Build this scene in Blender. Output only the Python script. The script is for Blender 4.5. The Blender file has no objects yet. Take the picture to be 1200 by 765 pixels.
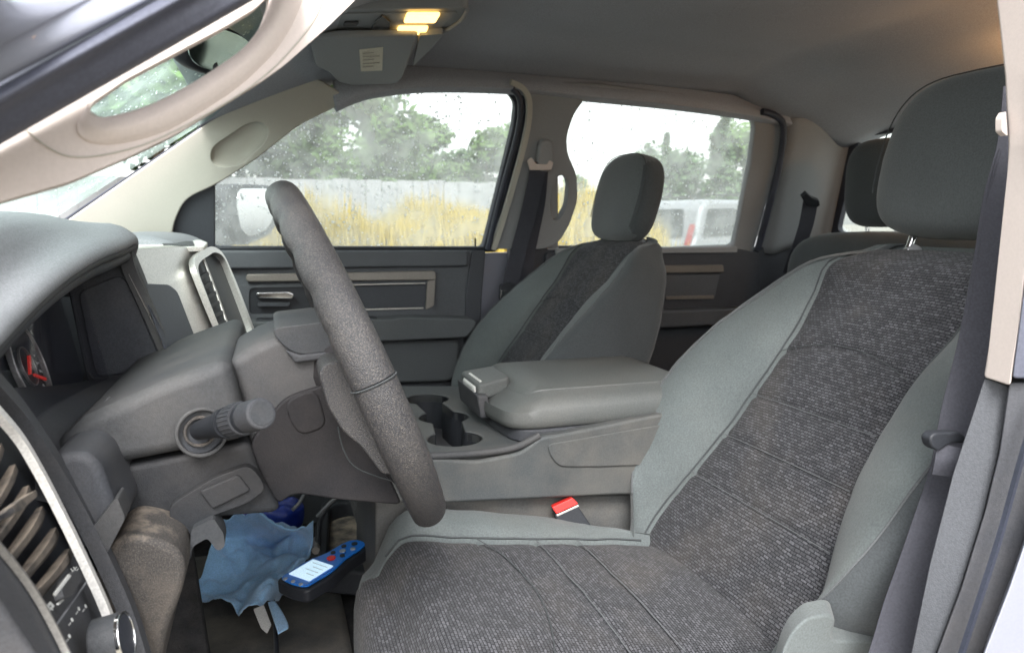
import bpy, bmesh, math, random
from mathutils import Vector, Matrix, noise
random.seed(7)
R = math.radians
S = bpy.context.scene
COL = S.collection
# ---------------------------------------------------------------- camera, world, sun, exposure
FPX, CX, CY, YAW, HOR = 867.0, 600.0, 382.5, R(18), 262.0
PITCH = math.atan((CY - HOR) / FPX)
CAMZ = 1.35
cam = bpy.data.cameras.new('camera'); cam_o = bpy.data.objects.new('camera', cam); COL.objects.link(cam_o)
cam.sensor_fit = 'HORIZONTAL'; cam.sensor_width = 36; cam.lens = 36 * FPX / 1200
cam.clip_start = 0.02; cam.clip_end = 2000
cam_o.location = (0, 0, CAMZ); cam_o.rotation_euler = (R(90) - PITCH, 0, -YAW)
cam.dof.use_dof = True; cam.dof.focus_distance = 0.95; cam.dof.aperture_fstop = 8.5
S.camera = cam_o
SUN_EL, SUN_AZ = R(48), R(200)
w = bpy.data.worlds.new('World'); S.world = w; w.use_nodes = True
nt = w.node_tree; nt.nodes.clear()
sky = nt.nodes.new('ShaderNodeTexSky'); sky.sky_type = 'NISHITA'; sky.sun_disc = False
sky.sun_elevation = SUN_EL; sky.sun_rotation = SUN_AZ; sky.dust_density = 3.0; sky.air_density = 1.3
hs = nt.nodes.new('ShaderNodeHueSaturation'); hs.inputs['Saturation'].default_value = 0.16
bg = nt.nodes.new('ShaderNodeBackground'); bg.inputs['Strength'].default_value = 0.15
wo = nt.nodes.new('ShaderNodeOutputWorld')
nt.links.new(sky.outputs[0], hs.inputs['Color']); nt.links.new(hs.outputs[0], bg.inputs[0]); nt.links.new(bg.outputs[0], wo.inputs[0])
sun = bpy.data.lights.new('sun', 'SUN'); sun.energy = 1.2; sun.angle = R(25); sun.color = (1, .985, .96)
sun_o = bpy.data.objects.new('sun', sun); COL.objects.link(sun_o)
# the sun stands behind the open driver door side, at the azimuth given to the sky
sd = Vector((math.sin(SUN_AZ) * math.cos(SUN_EL), math.cos(SUN_AZ) * math.cos(SUN_EL), math.sin(SUN_EL)))
sun_o.rotation_euler = sd.to_track_quat('Z', 'Y').to_euler()
S.view_settings.view_transform = 'Standard'; S.view_settings.look = 'None'
S.view_settings.exposure = 1.93; S.view_settings.gamma = 1
S.render.engine = 'CYCLES'
S.cycles.use_denoising = True
try: S.cycles.denoiser = 'OPENIMAGEDENOISE'
except Exception: pass
S.cycles.max_bounces = 10; S.cycles.diffuse_bounces = 5; S.cycles.transparent_max_bounces = 24
S.cycles.caustics_reflective = False; S.cycles.caustics_refractive = False
S.cycles.sample_clamp_indirect = 6

# ---------------------------------------------------------------- measuring the place from the photograph
cy_, sy_ = math.cos(YAW), math.sin(YAW); cp_, sp_ = math.cos(PITCH), math.sin(PITCH)
FWD = Vector((sy_ * cp_, cy_ * cp_, -sp_)); RGT = Vector((cy_, -sy_, 0)); UP = RGT.cross(FWD)
C0 = Vector((0, 0, CAMZ))
def ray(px, py): return FWD * FPX + RGT * (px - CX) + UP * (CY - py)
def pl(px, py, p0, n):
    d = ray(px, py); t = (Vector(p0) - C0).dot(n) / d.dot(n); return C0 + d * t
def pY(px, py, Y): return pl(px, py, (0, Y, 0), Vector((0, 1, 0)))
def pX(px, py, X): return pl(px, py, (X, 0, 0), Vector((1, 0, 0)))
def pZ(px, py, Z): return pl(px, py, (0, 0, Z), Vector((0, 0, 1)))
class Pln:
    def __init__(s, a, b, c):
        s.p = Vector(a); s.n = (Vector(b) - s.p).cross(Vector(c) - s.p).normalized()
        if s.n.dot(C0 - s.p) < 0: s.n = -s.n                 # n looks to the open door
    def __call__(s, px, py, off=0.0): return pl(px, py, s.p + s.n * off, s.n)
    def poly(s, pts, off=0.0): return [s(x, y, off) for x, y in pts]

# ---------------------------------------------------------------- materials
M = {}
def mat(name, col, rough=.6, metal=0., spec=.5, var=.0, vscale=8, bump=0., bscale=600, dust=0., dustcol=(.30,.25,.20), dscale=9, fine=.15, fscale=420, updust=False, speck=0., sscale=620, sheen=0., coat=0., emis=None, estr=0., bdist=.001):
    m = bpy.data.materials.new(name); m.use_nodes = True; n = m.node_tree; L = n.links
    p = n.nodes['Principled BSDF']; p.inputs['Roughness'].default_value = rough; p.inputs['Metallic'].default_value = metal
    p.inputs['Specular IOR Level'].default_value = spec; p.inputs['Base Color'].default_value = (*col, 1)
    if sheen: p.inputs['Sheen Weight'].default_value = sheen; p.inputs['Sheen Roughness'].default_value = .5
    if coat: p.inputs['Coat Weight'].default_value = coat; p.inputs['Coat Roughness'].default_value = .06
    tc = n.nodes.new('ShaderNodeTexCoord')
    src = None
    if fine and not (var or dust) and metal < .5: var = .001
    if var or dust:
        nz = n.nodes.new('ShaderNodeTexNoise'); nz.inputs['Scale'].default_value = vscale; nz.inputs['Detail'].default_value = 6; L.new(tc.outputs['Object'], nz.inputs['Vector'])
        mr = n.nodes.new('ShaderNodeMapRange'); mr.inputs['From Min'].default_value = .3; mr.inputs['From Max'].default_value = .7
        mr.inputs['To Min'].default_value = 1 - var; mr.inputs['To Max'].default_value = 1 + var; L.new(nz.outputs[0], mr.inputs['Value'])
        mx = n.nodes.new('ShaderNodeVectorMath'); mx.operation = 'SCALE'; mx.inputs[0].default_value = col
        nf = n.nodes.new('ShaderNodeTexNoise'); nf.inputs['Scale'].default_value = fscale; nf.inputs['Detail'].default_value = 2; L.new(tc.outputs['Object'], nf.inputs['Vector'])
        rf = n.nodes.new('ShaderNodeMapRange'); rf.inputs['From Min'].default_value = .3; rf.inputs['From Max'].default_value = .7; rf.inputs['To Min'].default_value = 1 - fine; rf.inputs['To Max'].default_value = 1 + fine; L.new(nf.outputs[0], rf.inputs['Value'])
        mm = n.nodes.new('ShaderNodeMath'); mm.operation = 'MULTIPLY'; L.new(mr.outputs[0], mm.inputs[0]); L.new(rf.outputs[0], mm.inputs[1])
        L.new(mm.outputs[0], mx.inputs['Scale']); src = mx.outputs[0]
        if speck:
            ns = n.nodes.new('ShaderNodeTexNoise'); ns.inputs['Scale'].default_value = sscale; ns.inputs['Detail'].default_value = 3; L.new(tc.outputs['Object'], ns.inputs['Vector'])
            rs = n.nodes.new('ShaderNodeMapRange'); rs.inputs['From Min'].default_value = .52; rs.inputs['From Max'].default_value = .62; rs.inputs['To Max'].default_value = speck; L.new(ns.outputs[0], rs.inputs['Value'])
            ms = n.nodes.new('ShaderNodeMix'); ms.data_type = 'RGBA'; L.new(rs.outputs[0], ms.inputs[0]); L.new(src, ms.inputs[6]); ms.inputs[7].default_value = (*dustcol, 1); src = ms.outputs[2]
        if dust:
            n2 = n.nodes.new('ShaderNodeTexNoise'); n2.inputs['Scale'].default_value = dscale; n2.inputs['Detail'].default_value = 9; n2.inputs['Roughness'].default_value = .65; L.new(tc.outputs['Object'], n2.inputs['Vector'])
            r2 = n.nodes.new('ShaderNodeMapRange'); r2.inputs['From Min'].default_value = .42; r2.inputs['From Max'].default_value = .72; r2.inputs['To Max'].default_value = dust; L.new(n2.outputs[0], r2.inputs['Value'])
            if updust:                                   # dust settles on the faces that look up
                ge = n.nodes.new('ShaderNodeNewGeometry'); sx = n.nodes.new('ShaderNodeSeparateXYZ'); L.new(ge.outputs['Normal'], sx.inputs[0]); ru = n.nodes.new('ShaderNodeMapRange')
                ru.inputs['From Min'].default_value = -.1; ru.inputs['From Max'].default_value = .75; ru.inputs['To Min'].default_value = .15; ru.inputs['To Max'].default_value = 1.6; L.new(sx.outputs[2], ru.inputs['Value'])
                mu_ = n.nodes.new('ShaderNodeMath'); mu_.operation = 'MULTIPLY'; mu_.use_clamp = True; L.new(r2.outputs[0], mu_.inputs[0]); L.new(ru.outputs[0], mu_.inputs[1]); r2 = mu_
            m2 = n.nodes.new('ShaderNodeMix'); m2.data_type = 'RGBA'; L.new(r2.outputs[0], m2.inputs[0]); L.new(src, m2.inputs[6]); m2.inputs[7].default_value = (*dustcol, 1); src = m2.outputs[2]
            r3 = n.nodes.new('ShaderNodeMapRange'); r3.inputs['To Min'].default_value = rough; r3.inputs['To Max'].default_value = min(1, rough + .3); L.new(r2.outputs[0], r3.inputs['Value']); L.new(r3.outputs[0], p.inputs['Roughness'])
        L.new(src, p.inputs['Base Color'])
    if bump:
        b = n.nodes.new('ShaderNodeBump'); b.inputs['Strength'].default_value = bump; b.inputs['Distance'].default_value = bdist
        v = n.nodes.new('ShaderNodeTexNoise'); v.inputs['Scale'].default_value = bscale; v.inputs['Detail'].default_value = 3; L.new(tc.outputs['Object'], v.inputs['Vector'])
        L.new(v.outputs[0], b.inputs['Height']); L.new(b.outputs[0], p.inputs['Normal'])
    if emis: p.inputs['Emission Color'].default_value = (*emis, 1); p.inputs['Emission Strength'].default_value = estr
    M[name] = m; return m
def weave(name, c1, c2, dark, bw=.0065, bh=.0026, soil=.0):
    m = bpy.data.materials.new(name); m.use_nodes = True; n = m.node_tree; L = n.links; p = n.nodes['Principled BSDF']
    p.inputs['Roughness'].default_value = .95; p.inputs['Specular IOR Level'].default_value = .15; p.inputs['Sheen Weight'].default_value = .06
    tc = n.nodes.new('ShaderNodeTexCoord'); nz = n.nodes.new('ShaderNodeTexNoise'); nz.inputs['Scale'].default_value = 90; L.new(tc.outputs['UV'], nz.inputs['Vector'])
    mul = n.nodes.new('ShaderNodeVectorMath'); mul.operation = 'MULTIPLY_ADD'; mul.inputs[1].default_value = (.0016,) * 3; L.new(nz.outputs['Color'], mul.inputs[0]); L.new(tc.outputs['UV'], mul.inputs[2])
    br = n.nodes.new('ShaderNodeTexBrick'); br.inputs['Scale'].default_value = 1.0; br.inputs['Brick Width'].default_value = bw; br.inputs['Row Height'].default_value = bh
    br.inputs['Mortar Size'].default_value = .0009; br.inputs['Mortar Smooth'].default_value = .8; br.inputs['Bias'].default_value = -.25
    br.inputs['Color1'].default_value = (*c1, 1); br.inputs['Color2'].default_value = (*c2, 1); br.inputs['Mortar'].default_value = (*dark, 1)
    L.new(mul.outputs[0], br.inputs['Vector'])
    n2 = n.nodes.new('ShaderNodeTexNoise'); n2.inputs['Scale'].default_value = 7; n2.inputs['Detail'].default_value = 6; L.new(tc.outputs['Object'], n2.inputs['Vector'])
    n3 = n.nodes.new('ShaderNodeTexNoise'); n3.inputs['Scale'].default_value = 420; n3.inputs['Detail'].default_value = 2; L.new(tc.outputs['Object'], n3.inputs['Vector'])
    r = n.nodes.new('ShaderNodeMapRange'); r.inputs['From Min'].default_value = .3; r.inputs['From Max'].default_value = .7; r.inputs['To Min'].default_value = .7; r.inputs['To Max'].default_value = 1.3; L.new(n3.outputs[0], r.inputs['Value'])
    sc = n.nodes.new('ShaderNodeVectorMath'); sc.operation = 'SCALE'; L.new(br.outputs[0], sc.inputs[0]); L.new(r.outputs[0], sc.inputs['Scale'])
    r2 = n.nodes.new('ShaderNodeMapRange'); r2.inputs['From Min'].default_value = .48; r2.inputs['From Max'].default_value = .75; r2.inputs['To Max'].default_value = soil; L.new(n2.outputs[0], r2.inputs['Value'])
    mx = n.nodes.new('ShaderNodeMix'); mx.data_type = 'RGBA'; L.new(r2.outputs[0], mx.inputs[0]); L.new(sc.outputs[0], mx.inputs[6]); mx.inputs[7].default_value = (.16, .135, .11, 1)
    L.new(mx.outputs[2], p.inputs['Base Color'])
    b = n.nodes.new('ShaderNodeBump'); b.inputs['Strength'].default_value = .6; b.inputs['Distance'].default_value = .0012; L.new(br.outputs['Fac'], b.inputs['Height']); b.invert = True
    L.new(b.outputs[0], p.inputs['Normal']); M[name] = m
def glassmat(name, tint, gloss=.06, haze=.0, hcol=(.8,.85,.85)):
    m = bpy.data.materials.new(name); m.use_nodes = True; n = m.node_tree; n.nodes.clear(); L = n.links
    o = n.nodes.new('ShaderNodeOutputMaterial'); t = n.nodes.new('ShaderNodeBsdfTransparent'); t.inputs[0].default_value = (*tint, 1)
    g = n.nodes.new('ShaderNodeBsdfGlossy'); g.inputs['Roughness'].default_value = .02; mx = n.nodes.new('ShaderNodeMixShader'); mx.inputs[0].default_value = gloss
    L.new(t.outputs[0], mx.inputs[1]); L.new(g.outputs[0], mx.inputs[2]); out = mx.outputs[0]
    if haze:
        d = n.nodes.new('ShaderNodeBsdfTranslucent'); d.inputs[0].default_value = (*hcol, 1); m2 = n.nodes.new('ShaderNodeMixShader'); 
        tc = n.nodes.new('ShaderNodeTexCoord'); nz = n.nodes.new('ShaderNodeTexNoise'); nz.inputs['Scale'].default_value = 14; nz.inputs['Detail'].default_value = 8; L.new(tc.outputs['Object'], nz.inputs['Vector'])
        r = n.nodes.new('ShaderNodeMapRange'); r.inputs['From Min'].default_value = .3; r.inputs['From Max'].default_value = .7; r.inputs['To Min'].default_value = haze * .4; r.inputs['To Max'].default_value = haze * 1.4
        L.new(nz.outputs[0], r.inputs['Value']); L.new(r.outputs[0], m2.inputs[0]); L.new(out, m2.inputs[1]); L.new(d.outputs[0], m2.inputs[2]); out = m2.outputs[0]
    L.new(out, o.inputs[0]); M[name] = m
mat('seat_cloth', (.108,.122,.124), .95, spec=.15, var=.10, vscale=9, bump=.25, bscale=1500, sheen=.12, dust=.14, dustcol=(.17,.15,.12), dscale=5)
mat('seat_cloth_side', (.060,.066,.070), .9, spec=.15, var=.08, bump=.3, bscale=1500, sheen=.2)
mat('headrest_cloth', (.100,.109,.113), .95, spec=.12, var=.06, bump=.25, bscale=1400, sheen=.25)
mat('stitch', (.105,.11,.115), .85, spec=.2)
mat('seam_dark', (.05,.055,.058), .9)
weave('seat_weave', (.050,.051,.056), (.108,.108,.119), (.015,.015,.018), bw=.0078, bh=.0042, soil=.22)
mat('dash_top', (.20,.205,.22), .58, var=.05, vscale=5, bump=.55, bscale=700)
mat('dash_dark', (.050,.053,.061), .6, spec=.25, var=.15, bump=.5, bscale=900, dust=.12, dscale=6)
mat('dash_mid', (.042,.045,.050), .6, spec=.3, var=.12, vscale=5, bump=.5, bscale=950, dust=.22, dustcol=(.22,.19,.16), dscale=5)
mat('dash_dusty', (.060,.056,.054), .8, spec=.2, updust=True, var=.12, bump=.9, bscale=520, dust=1.0, dustcol=(.34,.28,.225), dscale=14, speck=.16, sscale=900)
mat('shroud', (.044,.047,.052), .6, spec=.3, var=.12, bump=.5, bscale=950, dust=.25, dustcol=(.22,.19,.17), dscale=7)
mat('under_dark', (.024,.026,.030), .65, spec=.22, var=.15, bump=.5, bscale=900, dust=.22, dustcol=(.15,.13,.115), dscale=7)
mat('hub_plastic', (.018,.018,.021), .65, spec=.18, var=.15, bump=.45, bscale=700, dust=.15, dustcol=(.14,.115,.10), dscale=7)
mat('rim_leather', (.030,.030,.034), .40, var=.15, bump=.75, bscale=850, bdist=.0016, dust=.12, dustcol=(.17,.15,.13), dscale=22, speck=.55, sscale=1000)
mat('console', (.064,.070,.073), .6, spec=.35, var=.10, bump=.5, bscale=900, dust=.35, dustcol=(.22,.195,.165), dscale=6)
mat('lid_vinyl', (.098,.104,.102), .5, var=.08, vscale=5, bump=.6, bscale=600, dust=.28, dustcol=(.17,.15,.13), dscale=5)
mat('cream_trim', (.60,.525,.49), .7, fine=.03, var=.03, bump=.25, bscale=1200)
mat('greige_trim', (.44,.42,.37), .75, fine=.03, var=.03, bump=.25, bscale=1200)
mat('pillar_grey', (.255,.262,.272), .8, fine=.05, var=.03, bump=.25, bscale=1200)
mat('headliner', (.37,.385,.425), .95, spec=.1, var=.05, vscale=4, bump=.35, bscale=900)
mat('seal', (.030,.034,.050), .5, var=.2, bump=.15, bscale=300)
mat('seal_soft', (.085,.09,.12), .55, var=.08, vscale=5)
mat('black_plastic', (.024,.026,.031), .5, spec=.3, var=.1, bump=.2, bscale=900)
mat('door_card', (.075,.080,.090), .65, var=.08, bump=.4, bscale=900)
mat('door_dark', (.042,.045,.054), .65, var=.08, bump=.3, bscale=900)
mat('door_cloth', (.092,.098,.104), .9, var=.08, bump=.3, bscale=900)
mat('bronze_trim', (.19,.172,.155), .42, metal=.25, var=.08)
mat('silver', (.50,.48,.455), .34, metal=.75, var=.04, vscale=4)
mat('silver_light', (.80,.78,.75), .36, metal=.3, var=.04, vscale=4)
mat('chrome', (.85,.85,.86), .10, metal=1)
mat('mirror_glass', (.90,.92,.94), .02, metal=1)
mat('screen_dark', (.040,.043,.054), .45, spec=.3)
mat('paint_silver', (.25,.26,.31), .5, metal=.2, fine=.03, var=.03, coat=.35)
mat('mirror_tint', (.30,.36,.33), .05, metal=1, fine=0)
mat('sill_rubber', (.040,.042,.05), .6, var=.1, bump=.3, bscale=700, dust=.2, dustcol=(.2,.18,.16))
mat('pillar_lower', (.060,.064,.073), .75, var=.08, bump=.6, bscale=700)
mat('webbing', (.045,.046,.058), .85, var=.08, bump=.4, bscale=1500)
mat('amber_lens', (.95,.75,.4), .4, emis=(1.0,.60,.16), estr=1.1)
mat('red_button', (.75,.03,.025), .4, emis=None)
mat('red_needle', (.6,.05,.04), .5, emis=(1,.03,.02), estr=.06)
mat('label', (.55,.50,.40), .6)
mat('label_print', (.28,.25,.21), .6)
mat('print_white', (.6,.6,.58), .6)
mat('cloth_blue', (.27,.47,.72), .95, spec=.1, var=.12, vscale=25, bump=.9, bscale=500, sheen=.4, bdist=.0025)
mat('cloth_tag', (.62,.60,.58), .8)
mat('bag_blue', (.015,.04,.30), .35, var=.15)
mat('tool_blue', (.015,.19,.70), .3, coat=.3)
mat('tool_rubber', (.02,.022,.028), .5)
mat('tool_screen', (.5,.65,.75), .2, emis=(.62,.85,1.0), estr=.2)
mat('key_grey', (.35,.38,.42), .4)
mat('carpet', (.032,.032,.034), .98, spec=.1, var=.35, vscale=30, bump=1, bscale=700, bdist=.003, dust=.25, dustcol=(.09,.08,.07), dscale=24)
mat('floor_mat', (.045,.044,.043), .9, var=.2, vscale=14, bump=.8, bscale=350, dust=.6, dustcol=(.17,.145,.115), dscale=8)
mat('seat_base', (.085,.086,.085), .8, var=.12, bump=.4, bscale=500, dust=.4, dustcol=(.2,.17,.14), dscale=9)
mat('dark_metal', (.05,.05,.05), .5, metal=.6)
# outdoors
mat('ground', (.17,.155,.12), .95, var=.3, vscale=.5, bump=.6, bscale=6, bdist=.03)
mat('grass_yellow', (.38,.29,.055), .9, var=.35, vscale=.5)
mat('grass_green', (.17,.19,.055), .9, var=.3, vscale=1)
mat('bark', (.09,.07,.055), .95, var=.3, vscale=6)
mat('leaf_green', (.085,.150,.038), .8, var=.45, vscale=.9)
mat('leaf_dark', (.050,.090,.034), .8, var=.45, vscale=.9)
mat('fence_board', (.27,.275,.285), .9, var=.14, vscale=2)
mat('fence_post', (.22,.22,.22), .8, var=.1)
mat('gravel_pale', (.50,.47,.42), .95, var=.15, vscale=1.5, bump=.5, bscale=8, bdist=.03)
mat('car_white', (.20,.21,.225), .3, coat=.6)
mat('car_silver', (.20,.215,.23), .3, metal=.3, coat=.6)
mat('car_glass', (.02,.023,.026), .08)
mat('tail_red', (.25,.018,.018), .25, coat=.6)
mat('tyre', (.02,.02,.02), .9)
glassmat('side_glass', (.93,.96,.95), .04, haze=.24, hcol=(.86,.90,.88))
glassmat('windshield_glass', (.80,.90,.87), .07, haze=.22, hcol=(.62,.78,.72))
glassmat('cluster_glass', (.9,.9,.92), .06)
def dropmat():
    m = bpy.data.materials.new('raindrop'); m.use_nodes = True; n = m.node_tree; n.nodes.clear(); L = n.links
    o = n.nodes.new('ShaderNodeOutputMaterial'); g = n.nodes.new('ShaderNodeBsdfGlass'); g.inputs['IOR'].default_value = 1.33; g.inputs['Roughness'].default_value = .05
    t = n.nodes.new('ShaderNodeBsdfTranslucent'); t.inputs[0].default_value = (.95, .97, .97, 1); mx = n.nodes.new('ShaderNodeMixShader'); mx.inputs[0].default_value = .8
    L.new(g.outputs[0], mx.inputs[1]); L.new(t.outputs[0], mx.inputs[2]); L.new(mx.outputs[0], o.inputs[0]); M['raindrop'] = m
dropmat()

# ---------------------------------------------------------------- builders
def tag(o, label=None, cat=None, group=None, kind=None):
    if label: o['label'] = label
    if cat: o['category'] = cat
    if group: o['group'] = group
    if kind: o['kind'] = kind
    return o
def finish(name, me, m, parent=None, bevel=0, segs=3, sharp=35, subs=0):
    o = bpy.data.objects.new(name, me); COL.objects.link(o)
    if isinstance(m, str): m = M[m]
    me.materials.append(m)
    for p in me.polygons: p.use_smooth = True
    if bevel:
        b = o.modifiers.new('edge', 'BEVEL'); b.width = bevel; b.segments = segs; b.limit_method = 'ANGLE'; b.angle_limit = R(38); b.harden_normals = True
        me.set_sharp_from_angle(angle=R(60))
    else: me.set_sharp_from_angle(angle=R(sharp))
    if subs: s = o.modifiers.new('sub', 'SUBSURF'); s.levels = s.render_levels = subs
    if parent is not None:
        o.parent = parent; o.matrix_parent_inverse = Matrix.Translation(-parent.location)
    return o
def thing(name, loc, label, cat, group=None, kind=None):
    o = bpy.data.objects.new(name, None); COL.objects.link(o); o.location = loc; o.empty_display_size = .05
    return tag(o, label, cat, group, kind)
def mesh(name, vs, fs, m, parent=None, uv=None, **k):
    me = bpy.data.meshes.new(name); me.from_pydata([tuple(v) for v in vs], [], fs)
    if uv:
        l = me.uv_layers.new(name='UVMap')
        for i, lp in enumerate(me.loops): l.data[i].uv = uv[lp.vertex_index]
    bm = bmesh.new(); bm.from_mesh(me); bmesh.ops.recalc_face_normals(bm, faces=bm.faces); bm.to_mesh(me); bm.free()
    return finish(name, me, m, parent, **k)
def crom(P, n, closed=False):
    P = [Vector(p) for p in P]; out = []; N = len(P)
    rng = range(N if closed else N - 1)
    for i in rng:
        a, b, c, d = (P[(i - 1) % N], P[i], P[(i + 1) % N], P[(i + 2) % N]) if closed else (P[max(i - 1, 0)], P[i], P[i + 1], P[min(i + 2, N - 1)])
        for k in range(n):
            t = k / n
            out.append(.5 * ((2 * b) + (c - a) * t + (2 * a - 5 * b + 4 * c - d) * t * t + (-a + 3 * b - 3 * c + d) * t ** 3))
    if not closed: out.append(P[-1].copy())
    return out
def rnd(P, r, n=5, closed=True):
    P = [Vector(p) for p in P]; out = []; N = len(P)
    for i, p in enumerate(P):
        if not closed and i in (0, N - 1): out.append(p); continue
        a, c = P[(i - 1) % N], P[(i + 1) % N]; ri = r[i] if isinstance(r, (list, tuple)) else r
        if ri <= 0: out.append(p); continue
        da, dc = (a - p), (c - p); ra = min(ri, da.length * .48); rc = min(ri, dc.length * .48)
        A = p + da.normalized() * ra; B = p + dc.normalized() * rc
        for k in range(n + 1):
            t = k / n; out.append(A * (1 - t) ** 2 + p * 2 * t * (1 - t) + B * t * t)
    return out
def V2(pts): return [Vector((x, y, 0)) for x, y in pts]
def inpoly(p, P):
    c = False; j = len(P) - 1
    for i in range(len(P)):
        if (P[i][1] > p[1]) != (P[j][1] > p[1]) and p[0] < (P[j][0] - P[i][0]) * (p[1] - P[i][1]) / (P[j][1] - P[i][1]) + P[i][0]: c = not c
        j = i
    return c
def slab(name, outline, vec, m, parent=None, holes=(), bevel=.004, segs=3):
    """a solid plate: outline (3-D loop) pushed along vec"""
    vec = Vector(vec); vs = []; fs = []
    loops = [outline] + list(holes)
    if not holes:
        n = len(outline); vs = [Vector(p) for p in outline] + [Vector(p) + vec for p in outline]
        fs = [tuple(range(n)), tuple(range(2 * n - 1, n - 1, -1))] + [(i, (i + 1) % n, n + (i + 1) % n, n + i) for i in range(n)]
    else:
        from mathutils.geometry import delaunay_2d_cdt
        allp = [Vector(p) for lp in loops for p in lp]; nn = Vector()
        for i in range(len(outline)): nn += Vector(outline[i]).cross(Vector(outline[(i + 1) % len(outline)]))
        nn.normalize(); ua = nn.orthogonal().normalized(); va = nn.cross(ua); P2 = [Vector((p.dot(ua), p.dot(va))) for p in allp]
        ed = []; s0 = 0; L2 = []
        for lp in loops:
            c = len(lp); ed += [(s0 + i, s0 + (i + 1) % c) for i in range(c)]; L2.append([tuple(q) for q in P2[s0:s0 + c]]); s0 += c
        ov_, oe_, of_, orig, _, _ = delaunay_2d_cdt(P2, ed, [], 0, 1e-7)
        m0 = allp[0]; N = len(ov_)
        for k, q in enumerate(ov_): vs.append(allp[orig[k][0]] if orig[k] else (m0 + ua * (q.x - P2[0].x) + va * (q.y - P2[0].y)))
        for f in of_:
            c = sum((ov_[k] for k in f), Vector((0, 0))) / len(f)
            if inpoly(c, L2[0]) and not any(inpoly(c, h_) for h_ in L2[1:]): fs.append(tuple(f)); fs.append(tuple(k + N for k in reversed(f)))
        vs += [v + vec for v in vs]; rev = {}
        for k in range(N):
            for q in orig[k]: rev[q] = k
        for a, b in ed:
            a, b = rev[a], rev[b]
            if a != b: fs.append((a, b, b + N, a + N))
        tm = bpy.data.meshes.new('tmp'); tm.from_pydata([tuple(v) for v in vs], [], fs); bm = bmesh.new(); bm.from_mesh(tm)
        bmesh.ops.recalc_face_normals(bm, faces=bm.faces); bmesh.ops.dissolve_limit(bm, angle_limit=.03, use_dissolve_boundaries=False, verts=bm.verts, edges=bm.edges)
        bm.verts.index_update(); vs = [v.co.copy() for v in bm.verts]; fs = [tuple(v.index for v in f.verts) for f in bm.faces]; bm.free(); bpy.data.meshes.remove(tm)
    return mesh(name, vs, fs, m, parent, bevel=bevel, segs=segs)
def loft(name, rows, m, parent=None, nu=1, nv=1, closed=False, caps=True, cap0=True, uvs=1.0, sharp=60, thick=0):
    """surface through rows of points; nv subdivides between rows, nu along a row"""
    rows = [crom(r, nu, closed) if nu > 1 else [Vector(p) for p in r] for r in rows]
    if nv > 1:
        cols = [crom([r[i] for r in rows], nv) for i in range(len(rows[0]))]; rows = [[c[j] for c in cols] for j in range(len(cols[0]))]
    nr, nc = len(rows), len(rows[0]); vs = [p for r in rows for p in r]; fs = []
    for j in range(nr - 1):
        for i in range(nc if closed else nc - 1):
            a, b = j * nc + i, j * nc + (i + 1) % nc; fs.append((a, b, b + nc, a + nc))
    if caps and closed and cap0: fs.append(tuple(range(nc)))
    if caps and closed: fs.append(tuple((nr - 1) * nc + i for i in reversed(range(nc))))
    mid = rows[nr // 2]; us = [0]
    for i in range(1, nc): us.append(us[-1] + (mid[i] - mid[i - 1]).length)
    mc = [r[nc // 2] for r in rows]; vv = [0]
    for j in range(1, nr): vv.append(vv[-1] + (mc[j] - mc[j - 1]).length)
    uv = [(us[i] * uvs, vv[j] * uvs) for j in range(nr) for i in range(nc)]
    o = mesh(name, vs, fs, m, parent, uv=uv, sharp=sharp)
    if thick: md = o.modifiers.new('thick', 'SOLIDIFY'); md.thickness = thick; md.offset = 0
    return o
def tube(name, path, r, m, parent=None, seg=10, nsub=4, r2=None, upv=(0, 0, 1), closed=False):
    P = crom(path, nsub, closed) if nsub > 1 else [Vector(p) for p in path]
    n = len(P); rr = r if callable(r) else (lambda t: r); q = r2 if callable(r2) else (lambda t: (r2 if r2 else rr(t))); rows = []
    for i, p in enumerate(P):
        a = P[(i - 1) % n] if closed else P[max(i - 1, 0)]; b = P[(i + 1) % n] if closed else P[min(i + 1, n - 1)]
        t = (b - a).normalized(); s = t.cross(Vector(upv))
        if s.length < 1e-4: s = t.cross(Vector((1, 0, 0)))
        s.normalize(); u = s.cross(t); f = i / max(1, n - 1)
        rows.append([p + s * rr(f) * math.cos(2 * math.pi * k / seg) + u * q(f) * math.sin(2 * math.pi * k / seg) for k in range(seg)])
    if closed: rows.append(rows[0])
    return loft(name, rows, m, parent, closed=True, caps=not closed)
def strap(name, path, wv, width, th, m, parent=None, nsub=6):
    P = crom(path, nsub); rows = []
    for i, p in enumerate(P):
        t = (P[min(i + 1, len(P) - 1)] - P[max(i - 1, 0)]).normalized(); wd = Vector(wv(i / (len(P) - 1)) if callable(wv) else wv)
        wd = (wd - t * wd.dot(t)).normalized(); nn = t.cross(wd)
        rows.append([p + wd * width / 2 + nn * th / 2, p + wd * width / 2 - nn * th / 2, p - wd * width / 2 - nn * th / 2, p - wd * width / 2 + nn * th / 2])
    return loft(name, rows, m, parent, closed=True, sharp=30)
def box(name, c, sz, m, parent=None, rot=None, bevel=.003, segs=3):
    c = Vector(c); vs = []
    for x in (-.5, .5):
        for y in (-.5, .5):
            for z in (-.5, .5):
                v = Vector((x * sz[0], y * sz[1], z * sz[2])); vs.append(c + (rot @ v if rot else v))
    return mesh(name, vs, [(0, 1, 3, 2), (4, 6, 7, 5), (0, 4, 5, 1), (2, 3, 7, 6), (0, 2, 6, 4), (1, 5, 7, 3)], m, parent, bevel=bevel, segs=segs)
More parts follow.
